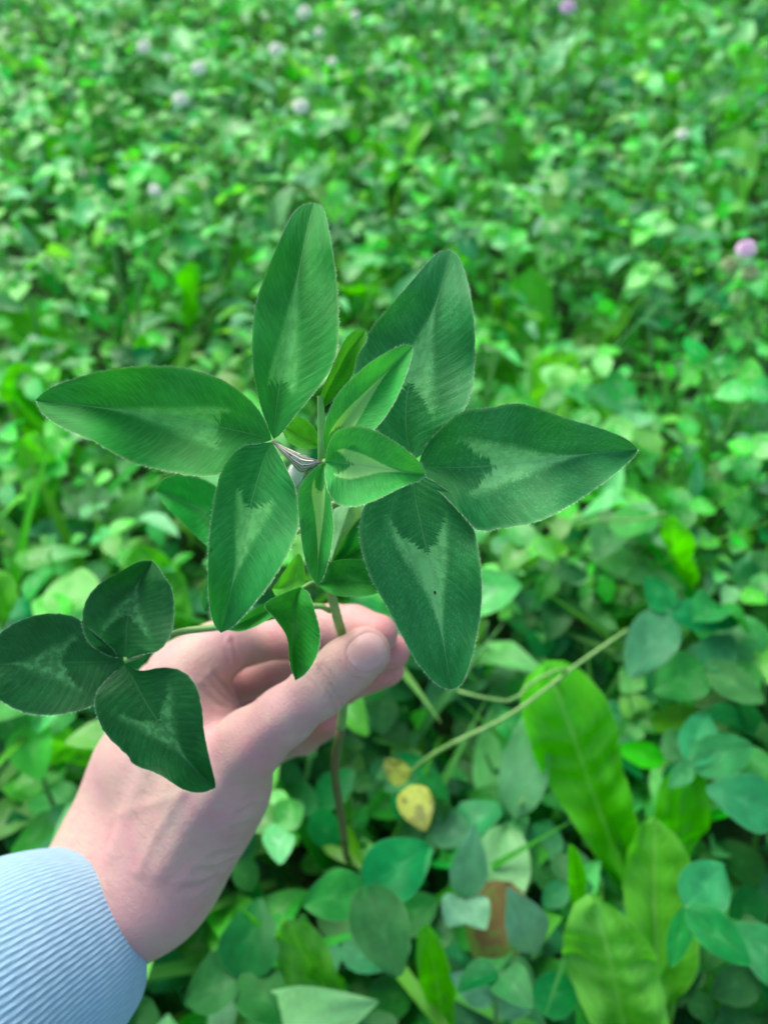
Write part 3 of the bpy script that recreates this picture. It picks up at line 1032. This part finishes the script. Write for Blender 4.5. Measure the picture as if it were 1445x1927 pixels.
def build_hand():
    h = .00125
    allp = [P(*p[:3]) for ch in (THUMB, INDEX, MIDDLE, RING, LITTLE) for p in ch] + ARM + [P(205, 1632, .316)]
    lo = np.min(allp, 0) - .03
    hi = np.max(allp, 0) + .03
    n = np.ceil((hi - lo) / h).astype(int)
    f = np.empty(n, np.float32)
    ys, zs = lo[1] + np.arange(n[1]) * h, lo[2] + np.arange(n[2]) * h
    for i in range(0, n[0], 12):
        xs = lo[0] + np.arange(i, min(i + 12, n[0])) * h
        f[i:i + 12] = sdf(np.stack(np.meshgrid(xs, ys, zs, indexing='ij'), -1))
    vs, qs = surface_nets(f, lo, h)
    # vertex normals from the distance field
    e = .0006
    g = np.stack([sdf(vs + e * np.eye(3)[k]) - sdf(vs - e * np.eye(3)[k]) for k in range(3)], 1)
    g /= np.linalg.norm(g, axis=1)[:, None] + 1e-12
    vs = vs - g * sdf(vs)[:, None]
    flush = np.zeros(len(vs))
    # skin creases: picture points of a line on the skin, depth, width
    def surf(px, py):
        """first point of the skin on the line of sight"""
        d = .20
        for _ in range(80):
            v = float(sdf(np.array([P(px, py, d)]))[0])
            d += v * .8
            if v < 1e-5: break
        return P(px, py, d)
    creases = [([(583, 1262), (604, 1280), (622, 1310), (632, 1336)], .00065, .0007), ([(594, 1256), (613, 1275), (631, 1300), (642, 1326)], .0009, .0007),
               ([(604, 1250), (624, 1272), (640, 1296), (648, 1318)], .0007, .0007), ([(572, 1272), (594, 1290), (610, 1318)], .00030, .0006),
               ([(436, 1205), (444, 1228), (446, 1252)], .0008, .0009), ([(420, 1202), (428, 1226), (430, 1248)], .0003, .0008),
               ([(404, 1268), (424, 1290), (440, 1312)], .0008, .0011), ([(392, 1278), (414, 1304), (436, 1322)], .0005, .001),
               ([(380, 1292), (402, 1318), (428, 1332)], .0005, .001),
               ([(448, 1532), (474, 1518), (496, 1514)], .0005, .0014), ([(456, 1508), (480, 1496), (502, 1494)], .0004, .0012),
               ([(404, 1612), (430, 1606), (462, 1590)], .0006, .0018), ([(376, 1640), (404, 1636), (434, 1620)], .0006, .0018),
               ([(352, 1672), (376, 1668), (404, 1650)], .0006, .002), ([(440, 1560), (464, 1552), (482, 1548)], .0004, .0012)]
    for pl_, dp, wdt in creases:
        q = [surf(*p) for p in catmull(pl_, 9)]
        dist = np.min([seg(vs, a_, b_, 0, 0) for a_, b_ in zip(q[:-1], q[1:])], axis=0)
        vs = vs - g * (dp * np.exp(-(dist / wdt) ** 2) - .45 * dp * np.exp(-((dist - 2 * wdt) / wdt) ** 2))[:, None]
    # tendons, veins and bones under the skin
    for pl_, amp, wdt in (([(300, 1640), (380, 1520), (470, 1400), (540, 1340)], .0011, .0042), ([(215, 1600), (250, 1500), (300, 1400), (340, 1290)], .0010, .0040),
                          ([(262, 1640), (300, 1560), (345, 1490)], .0006, .0022), ([(345, 1490), (372, 1440), (380, 1390)], .0005, .002),
                          ([(210, 1540), (262, 1520), (330, 1500)], .0004, .0018)):
        q = [surf(*p) for p in catmull(pl_, 10)]
        dist = np.min([seg(vs, a_, b_, 0, 0) for a_, b_ in zip(q[:-1], q[1:])], axis=0)
        vs = vs + g * (amp * np.exp(-(dist / wdt) ** 2))[:, None]
    # bed and fold of the thumbnail
    rel = vs - CAM
    dd = rel @ FWD
    ux = (rel @ RIGHT) / dd * FPX + CX - NAIL_C[0]
    uy = -(rel @ UP) / dd * FPX + CY - NAIL_C[1]
    nx_ = (ux * NAIL_A[0] + uy * NAIL_A[1]) / NAIL_L
    ny_ = (-ux * NAIL_A[1] + uy * NAIL_A[0]) / NAIL_W
    near = (np.linalg.norm(vs - P(686, 1228, .2665), axis=1) < .02) & (g @ FWD < 0) & (dd < .272)
    e_ = (np.abs(nx_) ** 3 + np.abs(ny_) ** 3) ** (1 / 3)
    disp = .00055 * np.exp(-((e_ - 1.13) / .10) ** 2) * (nx_ < .75) - .00035 * (e_ < .98)
    vs = vs + g * (disp * near)[:, None]
    for p, rr, amt in (((712, 1192, .295), .012, .75), ((735, 1227, .306), .016, .85), ((728, 1258, .316), .016, .8), ((622, 1355, .336), .02, .7),
                       ((545, 1196, .318), .016, .45), ((686, 1228, .2665), .010, .3), ((430, 1290, .31), .016, .55), ((470, 1400, .2800), .016, .25),
                       ((450, 1330, .33), .022, .5), ((250, 1560, .30), .02, .18)):
        flush = np.maximum(flush, amt * np.exp(-(np.linalg.norm(vs - P(*p), axis=1) / rr) ** 2))
    me = mesh_data('person', vs, qs, M['skin'])
    at = me.attributes.new('flush', 'FLOAT', 'POINT')
    at.data.foreach_set('value', flush.astype(np.float32))
    o = link('person', me)
    tag(o, 'bare left hand in a pale blue ribbed knit sleeve pinching a clover stem', 'person')
    return o, vs, qs


person, hv, hq = build_hand()
bvh = BVHTree.FromPolygons([Vector(p) for p in hv], hq.tolist())


def thumbnail():
    """nail plate laid on the thumb, slightly proud of the skin"""
    c = np.array(NAIL_C)
    ax = np.array(NAIL_A)
    px = np.array([-ax[1], ax[0]])
    N = 22
    vs, fs, nr = [], [], []
    for i in range(N + 1):
        for j in range(N + 1):
            a, b = -1 + 2 * i / N, -1 + 2 * j / N
            # squircle mapping of the square grid
            x = a * math.sqrt(1 - b * b * .42)
            y = b * math.sqrt(1 - a * a * .42)
            q = c + ax * x * NAIL_L + px * y * NAIL_W
            org = Vector(CAM)
            dr = (Vector(P(q[0], q[1], 1.0)) - org).normalized()
            hit, nn, _, _ = bvh.ray_cast(org, dr)
            if hit is None:
                hit, nn = Vector(P(q[0], q[1], .262)), Vector(-FWD)
            e = max(abs(a), abs(b))
            lift = .00050 * (1 - e ** 5) - .00010 + (.0003 * max(0, a) ** 4)
            vs.append(hit + nn * lift)
    # smooth the sampled plate
    A = np.array([tuple(v) for v in vs]).reshape(N + 1, N + 1, 3)
    for _ in range(6):
        A[1:-1, 1:-1] = .5 * A[1:-1, 1:-1] + .125 * (A[:-2, 1:-1] + A[2:, 1:-1] + A[1:-1, :-2] + A[1:-1, 2:])
    for i in range(N):
        for j in range(N):
            k = i * (N + 1) + j
            fs.append((k, k + 1, k + N + 2, k + N + 1))
    o = link('thumbnail', mesh_data('thumbnail', A.reshape(-1, 3), fs, M['nail']), person)
    sm = o.modifiers.new('solid', 'SOLIDIFY')
    sm.thickness = .0004
    sm.offset = 0


thumbnail()


def arm_hair():
    """sparse fine hairs on the wrist beside the cuff"""
    r = random.Random(4)
    vs, fs = [], []
    org = Vector(CAM)
    for _ in range(420):
        q = (r.uniform(100, 330), r.uniform(1440, 1700))
        hit, nn, _, _ = bvh.ray_cast(org, (Vector(P(*q, 1.0)) - org).normalized())
        if hit is None or hit[1] > 1: continue
        lean = Vector(SL_1) * r.uniform(-.9, .1) - Vector(SL_A) * r.uniform(-.2, .6)
        d1 = (nn * .5 + lean).normalized()
        d2 = (nn * .1 + lean).normalized()
        ln = r.uniform(.003, .007)
        sd = d1.cross(Vector(FWD)).normalized() * .000028
        a, b = hit, hit + d1 * ln * .5
        c = b + d2 * ln * .5
        k = len(vs)
        vs += [a - sd, a + sd, b + sd * .8, b - sd * .8, c]
        fs += [(k, k + 1, k + 2, k + 3), (k + 3, k + 2, k + 4)]
    o = link('arm_hair', mesh_data('arm_hair', vs, fs, M['arm_hair'], smooth=False), person)
    o['kind'] = 'stuff'


arm_hair()


def sleeve():
    C0, a, s1, s2 = SL_C, SL_A, SL_1, SL_2
    ribs, per = 124, 5
    nt_ = ribs * per
    g = random.Random(9)
    vs, uvs, fs = [], [], []
    # lip that turns back into the cuff
    rows = [(-.02, .85), (-.006, .87), (-.0012, .885), (.0004, .915), (.0010, .955), (.0006, .985)] + [(-t, None) for t in
            np.concatenate([np.linspace(.0006, .03, 20), np.linspace(.032, .24, 60)])]
    for i, (t, sc) in enumerate(rows):
        T = max(0, -t) if sc is None else 0
        R1 = .0335 + .0105 * (1 - math.exp(-T / .028)) + .014 * T
        R2 = .0300 + .0115 * (1 - math.exp(-T / .035)) + .014 * T
        for k in range(nt_ + 1):
            th = 2 * math.pi * k / nt_
            rel = .00006 * math.sin(2 * math.pi * k / per) * (1 if sc is None else .3)
            wr = .0011 * math.sin(th * 2 + T * 60 + 1) * min(1, T / .03) + .0016 * math.sin(T * 95 + 2 * math.sin(th)) * min(1, max(0, T - .02) / .05)
            q = (sc or 1)
            p = C0 + a * (t + .0015 * math.sin(th * 2 + .7)) + s1 * math.cos(th) * (R1 * q + rel + wr) + s2 * math.sin(th) * (R2 * q + rel + wr)
            vs.append(p)
            uvs.append((k / per, t if sc is None else t * 1))
    m_ = nt_ + 1
    for i in range(len(rows) - 1):
        for k in range(nt_):
            fs.append((i * m_ + k, i * m_ + k + 1, (i + 1) * m_ + k + 1, (i + 1) * m_ + k))
    o = link('sleeve', mesh_data('sleeve', vs, fs, M['knit'], uvs), person)
    o['label'] = 'pale blue ribbed knit sleeve'


sleeve()


# ------------------------------------------------------------------ plants of the meadow that can be told apart
DAND = [blade_mesh('leaf', 1, .16, dand_prof, 22, 6, .18 + .07 * k, .10 + .12 * k, .10, 5, .08, .3 * (k - 1), 20 + k, M['dandelion']) for k in range(4)]
GRASS = [blade_mesh('blade', 1, .022, lance, 8, 2, .3, .25 + .15 * k, 0, 1, 0, .2, 40 + k, M['grass']) for k in range(4)]


def dandelion(loc, leaves, label, group=None, seed=0):
    """rosette: leaves = (azimuth, steepness, length, mesh variant)"""
    r = random.Random(seed)
    d = top('dandelion_plant', loc)
    tag(d, label, 'dandelion', group)
    for (az, st_, L, k) in leaves:
        rot = Matrix.Rotation(az, 3, 'Z') @ Matrix.Rotation(st_, 3, 'X') @ Matrix.Rotation(r.gauss(0, .25), 3, 'Y')
        add('leaf', DAND[k], d, (0, 0, .004), rot.to_euler(), (L * r.uniform(.85, 1.15), L, L))
    return d


def leaf_between(name, parent, base, tip, face, width, mat, prof, seed, fold=.2, curl=.1, wave=.05, nu=24, nv=8, teeth=.1, wn=5, twist=0, crinkle=0):
    """single leaf from base to tip (world points), its upper side towards 'face'"""
    b, t = Vector(base), Vector(tip)
    y = (t - b)
    L = y.length
    y.normalize()
    z = Vector(face) - y * Vector(face).dot(y)
    z.normalize()
    x = y.cross(z)
    me = blade_mesh(name, L, width / 2, prof, nu, nv, fold, curl, wave, wn, teeth, twist, seed, mat, crinkle)
    o = bpy.data.objects.new(name, me)
    col.objects.link(o)
    rot = Matrix((x, y, z)).transposed().to_4x4()
    W_ = Matrix.Translation(b) @ rot
    o.parent = parent
    o.matrix_parent_inverse = Matrix.Translation(parent.location).inverted()
    o.matrix_basis = W_
    for q in (.3, .42, .54, .66, .78, .9, 1.0):
        KEEP.append(np.array(b + (t - b) * q))
    return o


TOCAM = Vector(-FWD)
UPV = Vector((0, 0, 1))


def special_dandelion(label, leaves, seed, twist=0.0):
    """leaves: (base px, base height, tip px, tip height, width, fold, curl)"""
    b0 = G(leaves[0][0][0], leaves[0][0][1], leaves[0][1])
    d = top('dandelion_plant', (b0[0], b0[1], 0))
    tag(d, label, 'dandelion')
    for i, (bp, bz, tp, tz, wd, fo, cu) in enumerate(leaves):
        leaf_between('leaf', d, G(*bp, bz), G(*tp, tz), TOCAM * 1.0 + UPV * .25, wd, M['dandelion'], dand_prof, seed + i, fo, cu, .2, nu=64, nv=12, teeth=.03, wn=2.6, twist=twist, crinkle=.12)
    return d


special_dandelion('dandelion with one broad toothed leaf arching up under the green stems', [
    ((1215, 1760), .06, (1035, 1258), .20, .066, .12, .06),
    ((1235, 1780), .05, (1288, 1440), .17, .042, .3, .0)], 100)
special_dandelion('dandelion with a crinkled glossy leaf beside a withered brown leaf', [
    ((1235, 2100), .05, (1250, 1560), .19, .050, .4, .10),
    ((1215, 2100), .06, (1140, 1735), .185, .062, .3, .15),
    ((1110, 1850), .08, (1062, 1560), .17, .016, .7, -.1),
    ((850, 2020), .05, (810, 1780), .16, .028, .5, .1)], 110, .55)
special_dandelion('dandelion with two blunt curled leaves below the sleeve', [
    ((500, 2050), .05, (455, 1745), .16, .034, .5, .1),
    ((680, 1990), .06, (545, 1800), .17, .036, .3, .2),
    ((640, 2010), .06, (600, 1860), .14, .03, .3, .2)], 120)
special_dandelion('dandelion with broad leaves glowing behind the dark clover leaf', [
    ((400, 1290), .06, (250, 1035), .17, .050, .2, .1),
    ((200, 1420), .06, (-40, 1330), .17, .040, .2, .15),
    ((60, 1330), .06, (-30, 1090), .17, .045, .2, .1),
    ((230, 1430), .06, (40, 1400), .17, .036, .2, .1)], 130)
special_dandelion('dandelion with a lone upright leaf above the clover leaf with painted sheen', [
    ((1010, 840), .06, (1055, 665), .19, .055, .2, .05)], 140)
special_dandelion('dandelion with a narrow upright leaf left of the tall clover leaflet', [
    ((352, 660), .06, (355, 505), .20, .036, .2, .05),
    ((290, 740), .06, (258, 640), .17, .026, .2, .05)], 150)
special_dandelion('dandelion with wide leaves beneath the tip of the level clover leaflet', [
    ((95, 1010), .06, (60, 820), .19, .050, .25, .05),
    ((130, 900), .06, (20, 715), .19, .055, .2, .25)], 160)
special_dandelion('dandelion with a long folded leaf standing over the blue-green clover', [
    ((1320, 1150), .08, (1222, 960), .20, .032, .6, -.1)], 170)

for i in range(44):
    y = r0.uniform(.42, 1.95)
    x = r0.uniform(-.25 - y * .5, .25 + y * .5)
    lv = [(j * 1.3 + r0.uniform(-.5, .5), r0.uniform(.6, 1.35), r0.uniform(.12, .22), r0.randrange(4)) for j in range(r0.randrange(4, 7))]
    dandelion((x, y, 0), lv, 'dandelion rosette with long bright leaves scattered through the meadow', 'scattered dandelion rosettes', 200 + i)

for i in range(40):
    y = r0.uniform(.25, 1.95) if i < 34 else r0.uniform(.02, .3)
    x = r0.uniform(-.2 - y * .5, .2 + y * .5)
    t = top('grass_tuft', (x, y, 0), r0.uniform(0, 6.28))
    tag(t, 'thin tuft of grass blades rising among the clover', 'grass', 'grass tufts')
    for j in range(r0.randrange(5, 9)):
        L = r0.uniform(.14, .28)
        add('blade', GRASS[r0.randrange(4)], t, (r0.uniform(-.01, .01), r0.uniform(-.01, .01), 0),
            (r0.uniform(.9, 1.5), 0, r0.uniform(0, 6.28)), L)


WEED = [blade_mesh('leaf', 1, .2 + .03 * k, lance, 12, 6, .15 + .1 * k, .1 + .15 * k, .09, 2, .05, .2 * k, 60 + k, M['pale_leaf']) for k in range(3)]
for i in range(38):
    y = r0.uniform(.4, 1.95) if i < 30 else r0.uniform(0, .4)
    x = r0.uniform(-.25 - y * .5, .25 + y * .5)
    t = top('broadleaf_weed', (x, y, 0), r0.uniform(0, 6.28))
    tag(t, 'low weed with pale minty green lance-shaped leaves', 'weed', 'pale-leaved weeds')
    for j in range(r0.randrange(4, 8)):
        h = r0.uniform(.04, .13)
        rot = Matrix.Rotation(r0.uniform(0, 6.28), 3, 'Z') @ Matrix.Rotation(r0.uniform(.1, 1.1), 3, 'X')
        add('leaf', WEED[r0.randrange(3)], t, (r0.uniform(-.008, .008), r0.uniform(-.008, .008), h), rot.to_euler(), r0.uniform(.05, .10))
    v_, f_ = tube([(0, 0, 0), (.002, 0, .07), (0, .002, .14)], [.002, .0012], 5, 6)
    add('stem', mesh_data('stem', v_, f_, M['petiole']), t, (0, 0, 0), (0, 0, 0), 1)


def special_clover(label, joint, z, size, spec, key, stalk_base=None, seed=0):
    """clover leaf facing the camera; spec = (tip px, width factor, tip height change)"""
    j = G(*joint, z)
    pl = top('clover_plant', (j[0] + .02, j[1] + .03, 0))
    tag(pl, label, 'clover')
    v, f = tube([(j[0] + .02, j[1] + .03, 0), (j[0] + .022, j[1] + .03, z * .5), (j[0] + .006, j[1] + .01, z * .92), tuple(j)], [.0012, .0009], 6, 10)
    lf = bpy.data.objects.new('leaf', mesh_data('leaf', v, f, M['petiole']))
    col.objects.link(lf)
    lf.parent = pl
    lf.matrix_parent_inverse = Matrix.Translation(pl.location).inverted()
    for i, (tp, wf, dz) in enumerate(spec):
        t = G(*tp, z + dz)
        L = float(np.linalg.norm(np.array(t) - np.array(j)))
        o = leaf_between('leaflet', pl, j, t, UPV + TOCAM * .4, L * wf, M[key], clover_prof, seed + i, .15, .06, .06, 14, 8, 0, 1.2)
        o.parent = lf
    return pl


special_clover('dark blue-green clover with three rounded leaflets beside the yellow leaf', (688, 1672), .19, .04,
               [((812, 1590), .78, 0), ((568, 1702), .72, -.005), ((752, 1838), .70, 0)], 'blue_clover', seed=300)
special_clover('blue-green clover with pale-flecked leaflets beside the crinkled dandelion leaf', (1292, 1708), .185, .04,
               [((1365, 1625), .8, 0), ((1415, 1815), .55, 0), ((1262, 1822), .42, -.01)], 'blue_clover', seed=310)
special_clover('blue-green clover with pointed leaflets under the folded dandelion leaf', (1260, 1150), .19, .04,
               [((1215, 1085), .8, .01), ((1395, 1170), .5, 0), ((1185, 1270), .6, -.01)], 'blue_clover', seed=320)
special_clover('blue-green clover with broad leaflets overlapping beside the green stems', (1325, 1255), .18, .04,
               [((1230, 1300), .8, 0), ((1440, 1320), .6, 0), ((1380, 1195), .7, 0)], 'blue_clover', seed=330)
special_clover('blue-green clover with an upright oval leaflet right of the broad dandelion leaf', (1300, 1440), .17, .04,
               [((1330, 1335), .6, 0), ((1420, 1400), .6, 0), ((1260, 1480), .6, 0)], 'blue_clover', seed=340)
special_clover('pale clover with round leaflets behind the dark clover leaf', (130, 1160), .19, .04,
               [((150, 1065), .95, 0), ((60, 1130), .8, 0), ((190, 1190), .8, 0)], 'meadow', seed=350)


def special_leaf_plant(name, label, cat, mat, leaves, seed, prof=lance):
    b0 = G(*leaves[0][0], leaves[0][1])
    d = top(name, (b0[0], b0[1], 0))
    tag(d, label, cat)
    pts = [(b0[0], b0[1], 0), (b0[0] + .003, b0[1], b0[2] * .5), tuple(b0)]
    v, f = tube(pts, [.0014, .001], 6, 8)
    s = bpy.data.objects.new('stem', mesh_data('stem', v, f, M['petiole']))
    col.objects.link(s)
    s.parent = d
    s.matrix_parent_inverse = Matrix.Translation(d.location).inverted()
    for i, (bp, bz, tp, tz, wd) in enumerate(leaves):
        leaf_between('leaf', d, G(*bp, bz), G(*tp, tz), UPV + TOCAM * .6, wd, M[mat], prof, seed + i, .15, .1, .06, 14, 6, .03, 2)


special_leaf_plant('grey_leaved_seedling', 'seedling with an upright silvery grey-green leaf', 'seedling', 'grey_leaf',
                   [((875, 1690), .15, (893, 1560), .19, .022), ((870, 1690), .15, (840, 1745), .15, .02), ((880, 1690), .15, (915, 1750), .15, .02)], 400)
special_leaf_plant('broadleaf_seedling', 'seedling with a pale drooping leaf over the withered brown leaf', 'seedling', 'grey_leaf',
                   [((1010, 1790), .14, (962, 1680), .185, .026)], 410)
special_leaf_plant('spurge_seedling', 'seedling with small pale paired leaves at the foot of the withered leaf', 'seedling', 'grey_leaf',
                   [((930, 1880), .13, (850, 1835), .15, .018), ((930, 1880), .13, (955, 1810), .16, .014), ((925, 1890), .13, (1000, 1905), .14, .012)], 420)
special_leaf_plant('yellowed_clover', 'small clover leaf turned yellow and brown behind the held stem', 'clover', 'yellow_leaf',
                   [((770, 1480), .16, (800, 1560), .165, .022), ((765, 1470), .16, (725, 1430), .17, .015)], 430, clover_prof)
special_leaf_plant('withered_dock', 'withered brown leaf lying among blue-green clover', 'dead leaf', 'brown_leaf',
                   [((960, 1660), .13, (905, 1840), .12, .045)], 440)


def green_stems():
    for label, pts, r in (
            ('straight pale green stem crossing behind the broad dandelion leaf', [((1180, 1185), .21), ((1080, 1255), .20), ((960, 1345), .19), ((800, 1430), .16)], .0014),
            ('thin pale stem running level past the folded dandelion leaf', [((1085, 985), .20), ((1140, 978), .205), ((1200, 980), .20), ((1245, 985), .19)], .0011),
            ('slender bent stem with small side branch under the leaflet with painted sheen', [((860, 1300), .215), ((905, 1312), .215), ((965, 1318), .21), ((1000, 1285), .205), ((1060, 1270), .20)], .0011)):
        w_ = [G(*p, z) for p, z in pts]
        KEEP.extend(np.array(q) for q in w_)
        w_.append((w_[-1][0] - .03, w_[-1][1] + .02, .0))
        v, f = tube(w_, [r * .8, r, r], 8, 30)
        o = link('plant_stem', mesh_data('plant_stem', v, f, M['stem']))
        tag(o, label, 'stem')


green_stems()


# ------------------------------------------------------------------ flowers
def flower(name, loc_top, size, mat, label, group=None, buds=(), seed=0):
    """clover head of many narrow florets on a stalk"""
    r = random.Random(seed)
    c = np.array(loc_top)
    f0 = top(name, (c[0] + r.uniform(-.02, .02), c[1] + .02, 0))
    tag(f0, label, 'flower', group)

    def part(nm, me, par):
        o = bpy.data.objects.new(nm, me)
        col.objects.link(o)
        o.parent = par
        o.matrix_parent_inverse = Matrix.Translation(f0.location).inverted() if par is f0 else Matrix.Identity(4)
        return o
    v, f = tube([tuple(f0.location), (f0.location.x, f0.location.y, c[2] * .5), tuple(c - np.array([0, 0, size * .3]))], [.0013, .001], 6, 10)
    part('stalk', mesh_data('stalk', v, f, M['petiole']), f0)
    for (cc, R, mt) in [(c, size / 2, mat)] + [(np.array(b), s / 2, 'bud_green') for b, s in buds]:
        vs, fs = [], []
        n = 70
        for i in range(n):
            ph = i * 2.39996
            z = 1 - 1.75 * (i + .5) / n
            d = np.array([math.sqrt(1 - z * z) * math.cos(ph), math.sqrt(1 - z * z) * math.sin(ph), z])
            d2 = d + np.array([0, 0, .55])
            d2 /= np.linalg.norm(d2)
            sd = np.cross(d2, [.3, .2, .9])
            sd /= np.linalg.norm(sd)
            fr = np.cross(sd, d2)
            k = len(vs)
            b = cc + d * R * .25
            w_ = R * .2
            ln = R * r.uniform(.75, .95)
            mid_ = b + d2 * ln * .6
            vs += [b - sd * w_ * .5, b + sd * w_ * .5, mid_ + sd * w_, mid_ - sd * w_, mid_ + fr * w_ * 1.2, b + d2 * ln]
            fs += [(k, k + 1, k + 2, k + 4), (k, k + 4, k + 3), (k + 2, k + 5, k + 4), (k + 3, k + 4, k + 5), (k, k + 3, k + 2, k + 1), (k + 3, k + 5, k + 2)]
        k0 = len(vs)
        for a_ in range(1, 6):
            for b_ in range(10):
                th, ph = math.pi * a_ / 6, 2 * math.pi * b_ / 10
                rr_ = R * .72 * r.uniform(.9, 1.08)
                vs.append(cc + rr_ * np.array([math.sin(th) * math.cos(ph), math.sin(th) * math.sin(ph), math.cos(th) * .9]))
        for a_ in range(4):
            for b_ in range(10):
                fs.append((k0 + a_ * 10 + b_, k0 + (a_ + 1) * 10 + b_, k0 + (a_ + 1) * 10 + (b_ + 1) % 10, k0 + a_ * 10 + (b_ + 1) % 10))
        fs.append(tuple(k0 + b_ for b_ in range(10)))
        part('flower_head' if mt == mat else 'flower_bud', mesh_data('flower_head', vs, fs, M[mt], smooth=False), f0)


flower('red_clover_flower', G(1402, 472, .25), .018, 'pink_petal', 'pink clover flower head with two pale green buds below it',
       buds=((G(1372, 500, .235), .016), (G(1410, 515, .235), .016)), seed=1)
flower('red_clover_flower', G(1068, 17, .25), .022, 'pink_petal', 'small lone pink clover flower far out in the meadow', seed=2)
for i, (px, py) in enumerate([(566, 204), (341, 190), (375, 131), (272, 92), (519, 96), (573, 26), (600, 62), (668, 30), (292, 360), (625, 118),
                              (1282, 255)]):
    flower('white_clover_flower', G(px, py, .235), .019 if i < 6 else .013, 'white_petal', 'small round white clover flower dotted in the meadow',
           'white clover flowers', seed=10 + i)


# ------------------------------------------------------------------ the clover plants of the meadow
KP = np.array(KEEP)
# where the line of sight to each kept point passes the top of the clover
KT = np.array([CAM + (p - CAM) * ((.165 - CAM[2]) / (p[2] - CAM[2])) if p[2] < .165 else p for p in KP])
placed = []
r1 = random.Random(15)
n_pl = 0
tries = 0
while n_pl < 292 and tries < 20000:
    tries += 1
    # over the ground the camera sees, a little beyond its edges
    y = r1.uniform(-.06, 1.95) if r1.random() < .85 else r1.uniform(-.06, .42)
    hw = .30 + y * .46
    x = r1.uniform(-hw, hw)
    if any((x - a) ** 2 + (y - b) ** 2 < .05 ** 2 for a, b in placed) and r1.random() < .85:
        continue
    low = np.min(np.hypot(KT[:, 0] - x, KT[:, 1] - y)) < .05
    if low and r1.random() < .35:
        continue
    placed.append((x, y))
    pl = top('clover_plant', (x, y, 0), r1.uniform(0, 6.28))
    q = r1.random()
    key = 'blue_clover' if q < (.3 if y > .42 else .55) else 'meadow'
    tag(pl, 'clover plant with dull blue-green leaflets in the meadow carpet' if key == 'blue_clover' else
        'clover plant with fresh bright green leaflets in the meadow carpet', 'clover',
        'blue-green clover plants of the meadow' if key == 'blue_clover' else 'bright green clover plants of the meadow')
    near = y < .45
    for i in range(5 if r1.random() < .6 else 6):
        h = r1.uniform(.10, .20) if not low else r1.uniform(.05, .10)
        trifoliate(pl, r1, h, r1.uniform(.017, .031) * (1.0 + .3 * near), i * 1.25 + r1.uniform(-.5, .5), key,
                   loc=(r1.uniform(-.02, .02), r1.uniform(-.02, .02), 0))
    n_pl += 1

o = leaf_cloud('undergrowth', 16000, (-1.5, 1.5), (.36, 2.1), (.01, .15), (.010, .023), M['under'], 3)
tag(o, 'dense low carpet of small green leaves filling between the clover plants', 'undergrowth', kind='stuff')
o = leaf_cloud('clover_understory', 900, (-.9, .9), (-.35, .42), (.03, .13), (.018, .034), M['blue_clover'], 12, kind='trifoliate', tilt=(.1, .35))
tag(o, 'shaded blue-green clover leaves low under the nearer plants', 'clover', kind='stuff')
o = leaf_cloud('seedling_leaves', 900, (-.9, .9), (-.35, .42), (.02, .10), (.02, .05), M['under'], 13, w=.26, kind='lance', tilt=(.4, .5))
tag(o, 'low pointed leaves in the shade under the nearer clover', 'weeds', kind='stuff')
o = leaf_cloud('clover_carpet', 2400, (-1.5, 1.5), (.3, 2.1), (.08, .19), (.012, .024), M['meadow'], 6, kind='trifoliate', tilt=(.1, .35))
tag(o, 'countless small three-part clover leaves knitting the meadow together', 'clover', kind='stuff')
o = leaf_cloud('weed_leaves', 2800, (-1.5, 1.5), (.3, 2.1), (.05, .16), (.02, .05), M['pale_leaf'], 8, w=.2, kind='lance', tilt=(.4, .5))
tag(o, 'scattered narrow pale weed leaves between the clover', 'weeds', kind='stuff')
o = leaf_cloud('meadow_grass', 3600, (-1.5, 1.5), (.3, 2.1), (.0, .08), (.08, .19), M['grass'], 9, w=.012, kind='blade', tilt=(1.15, .3))
tag(o, 'thin scattered grass blades standing in the meadow', 'grass', kind='stuff')
o = leaf_cloud('meadow_carpet', 13000, (-4.5, 4.5), (2.0, 7.5), (.02, .2), (.03, .06), M['under'], 4)
tag(o, 'far green meadow of clover leaves beyond the nearer plants', 'meadow', kind='stuff')
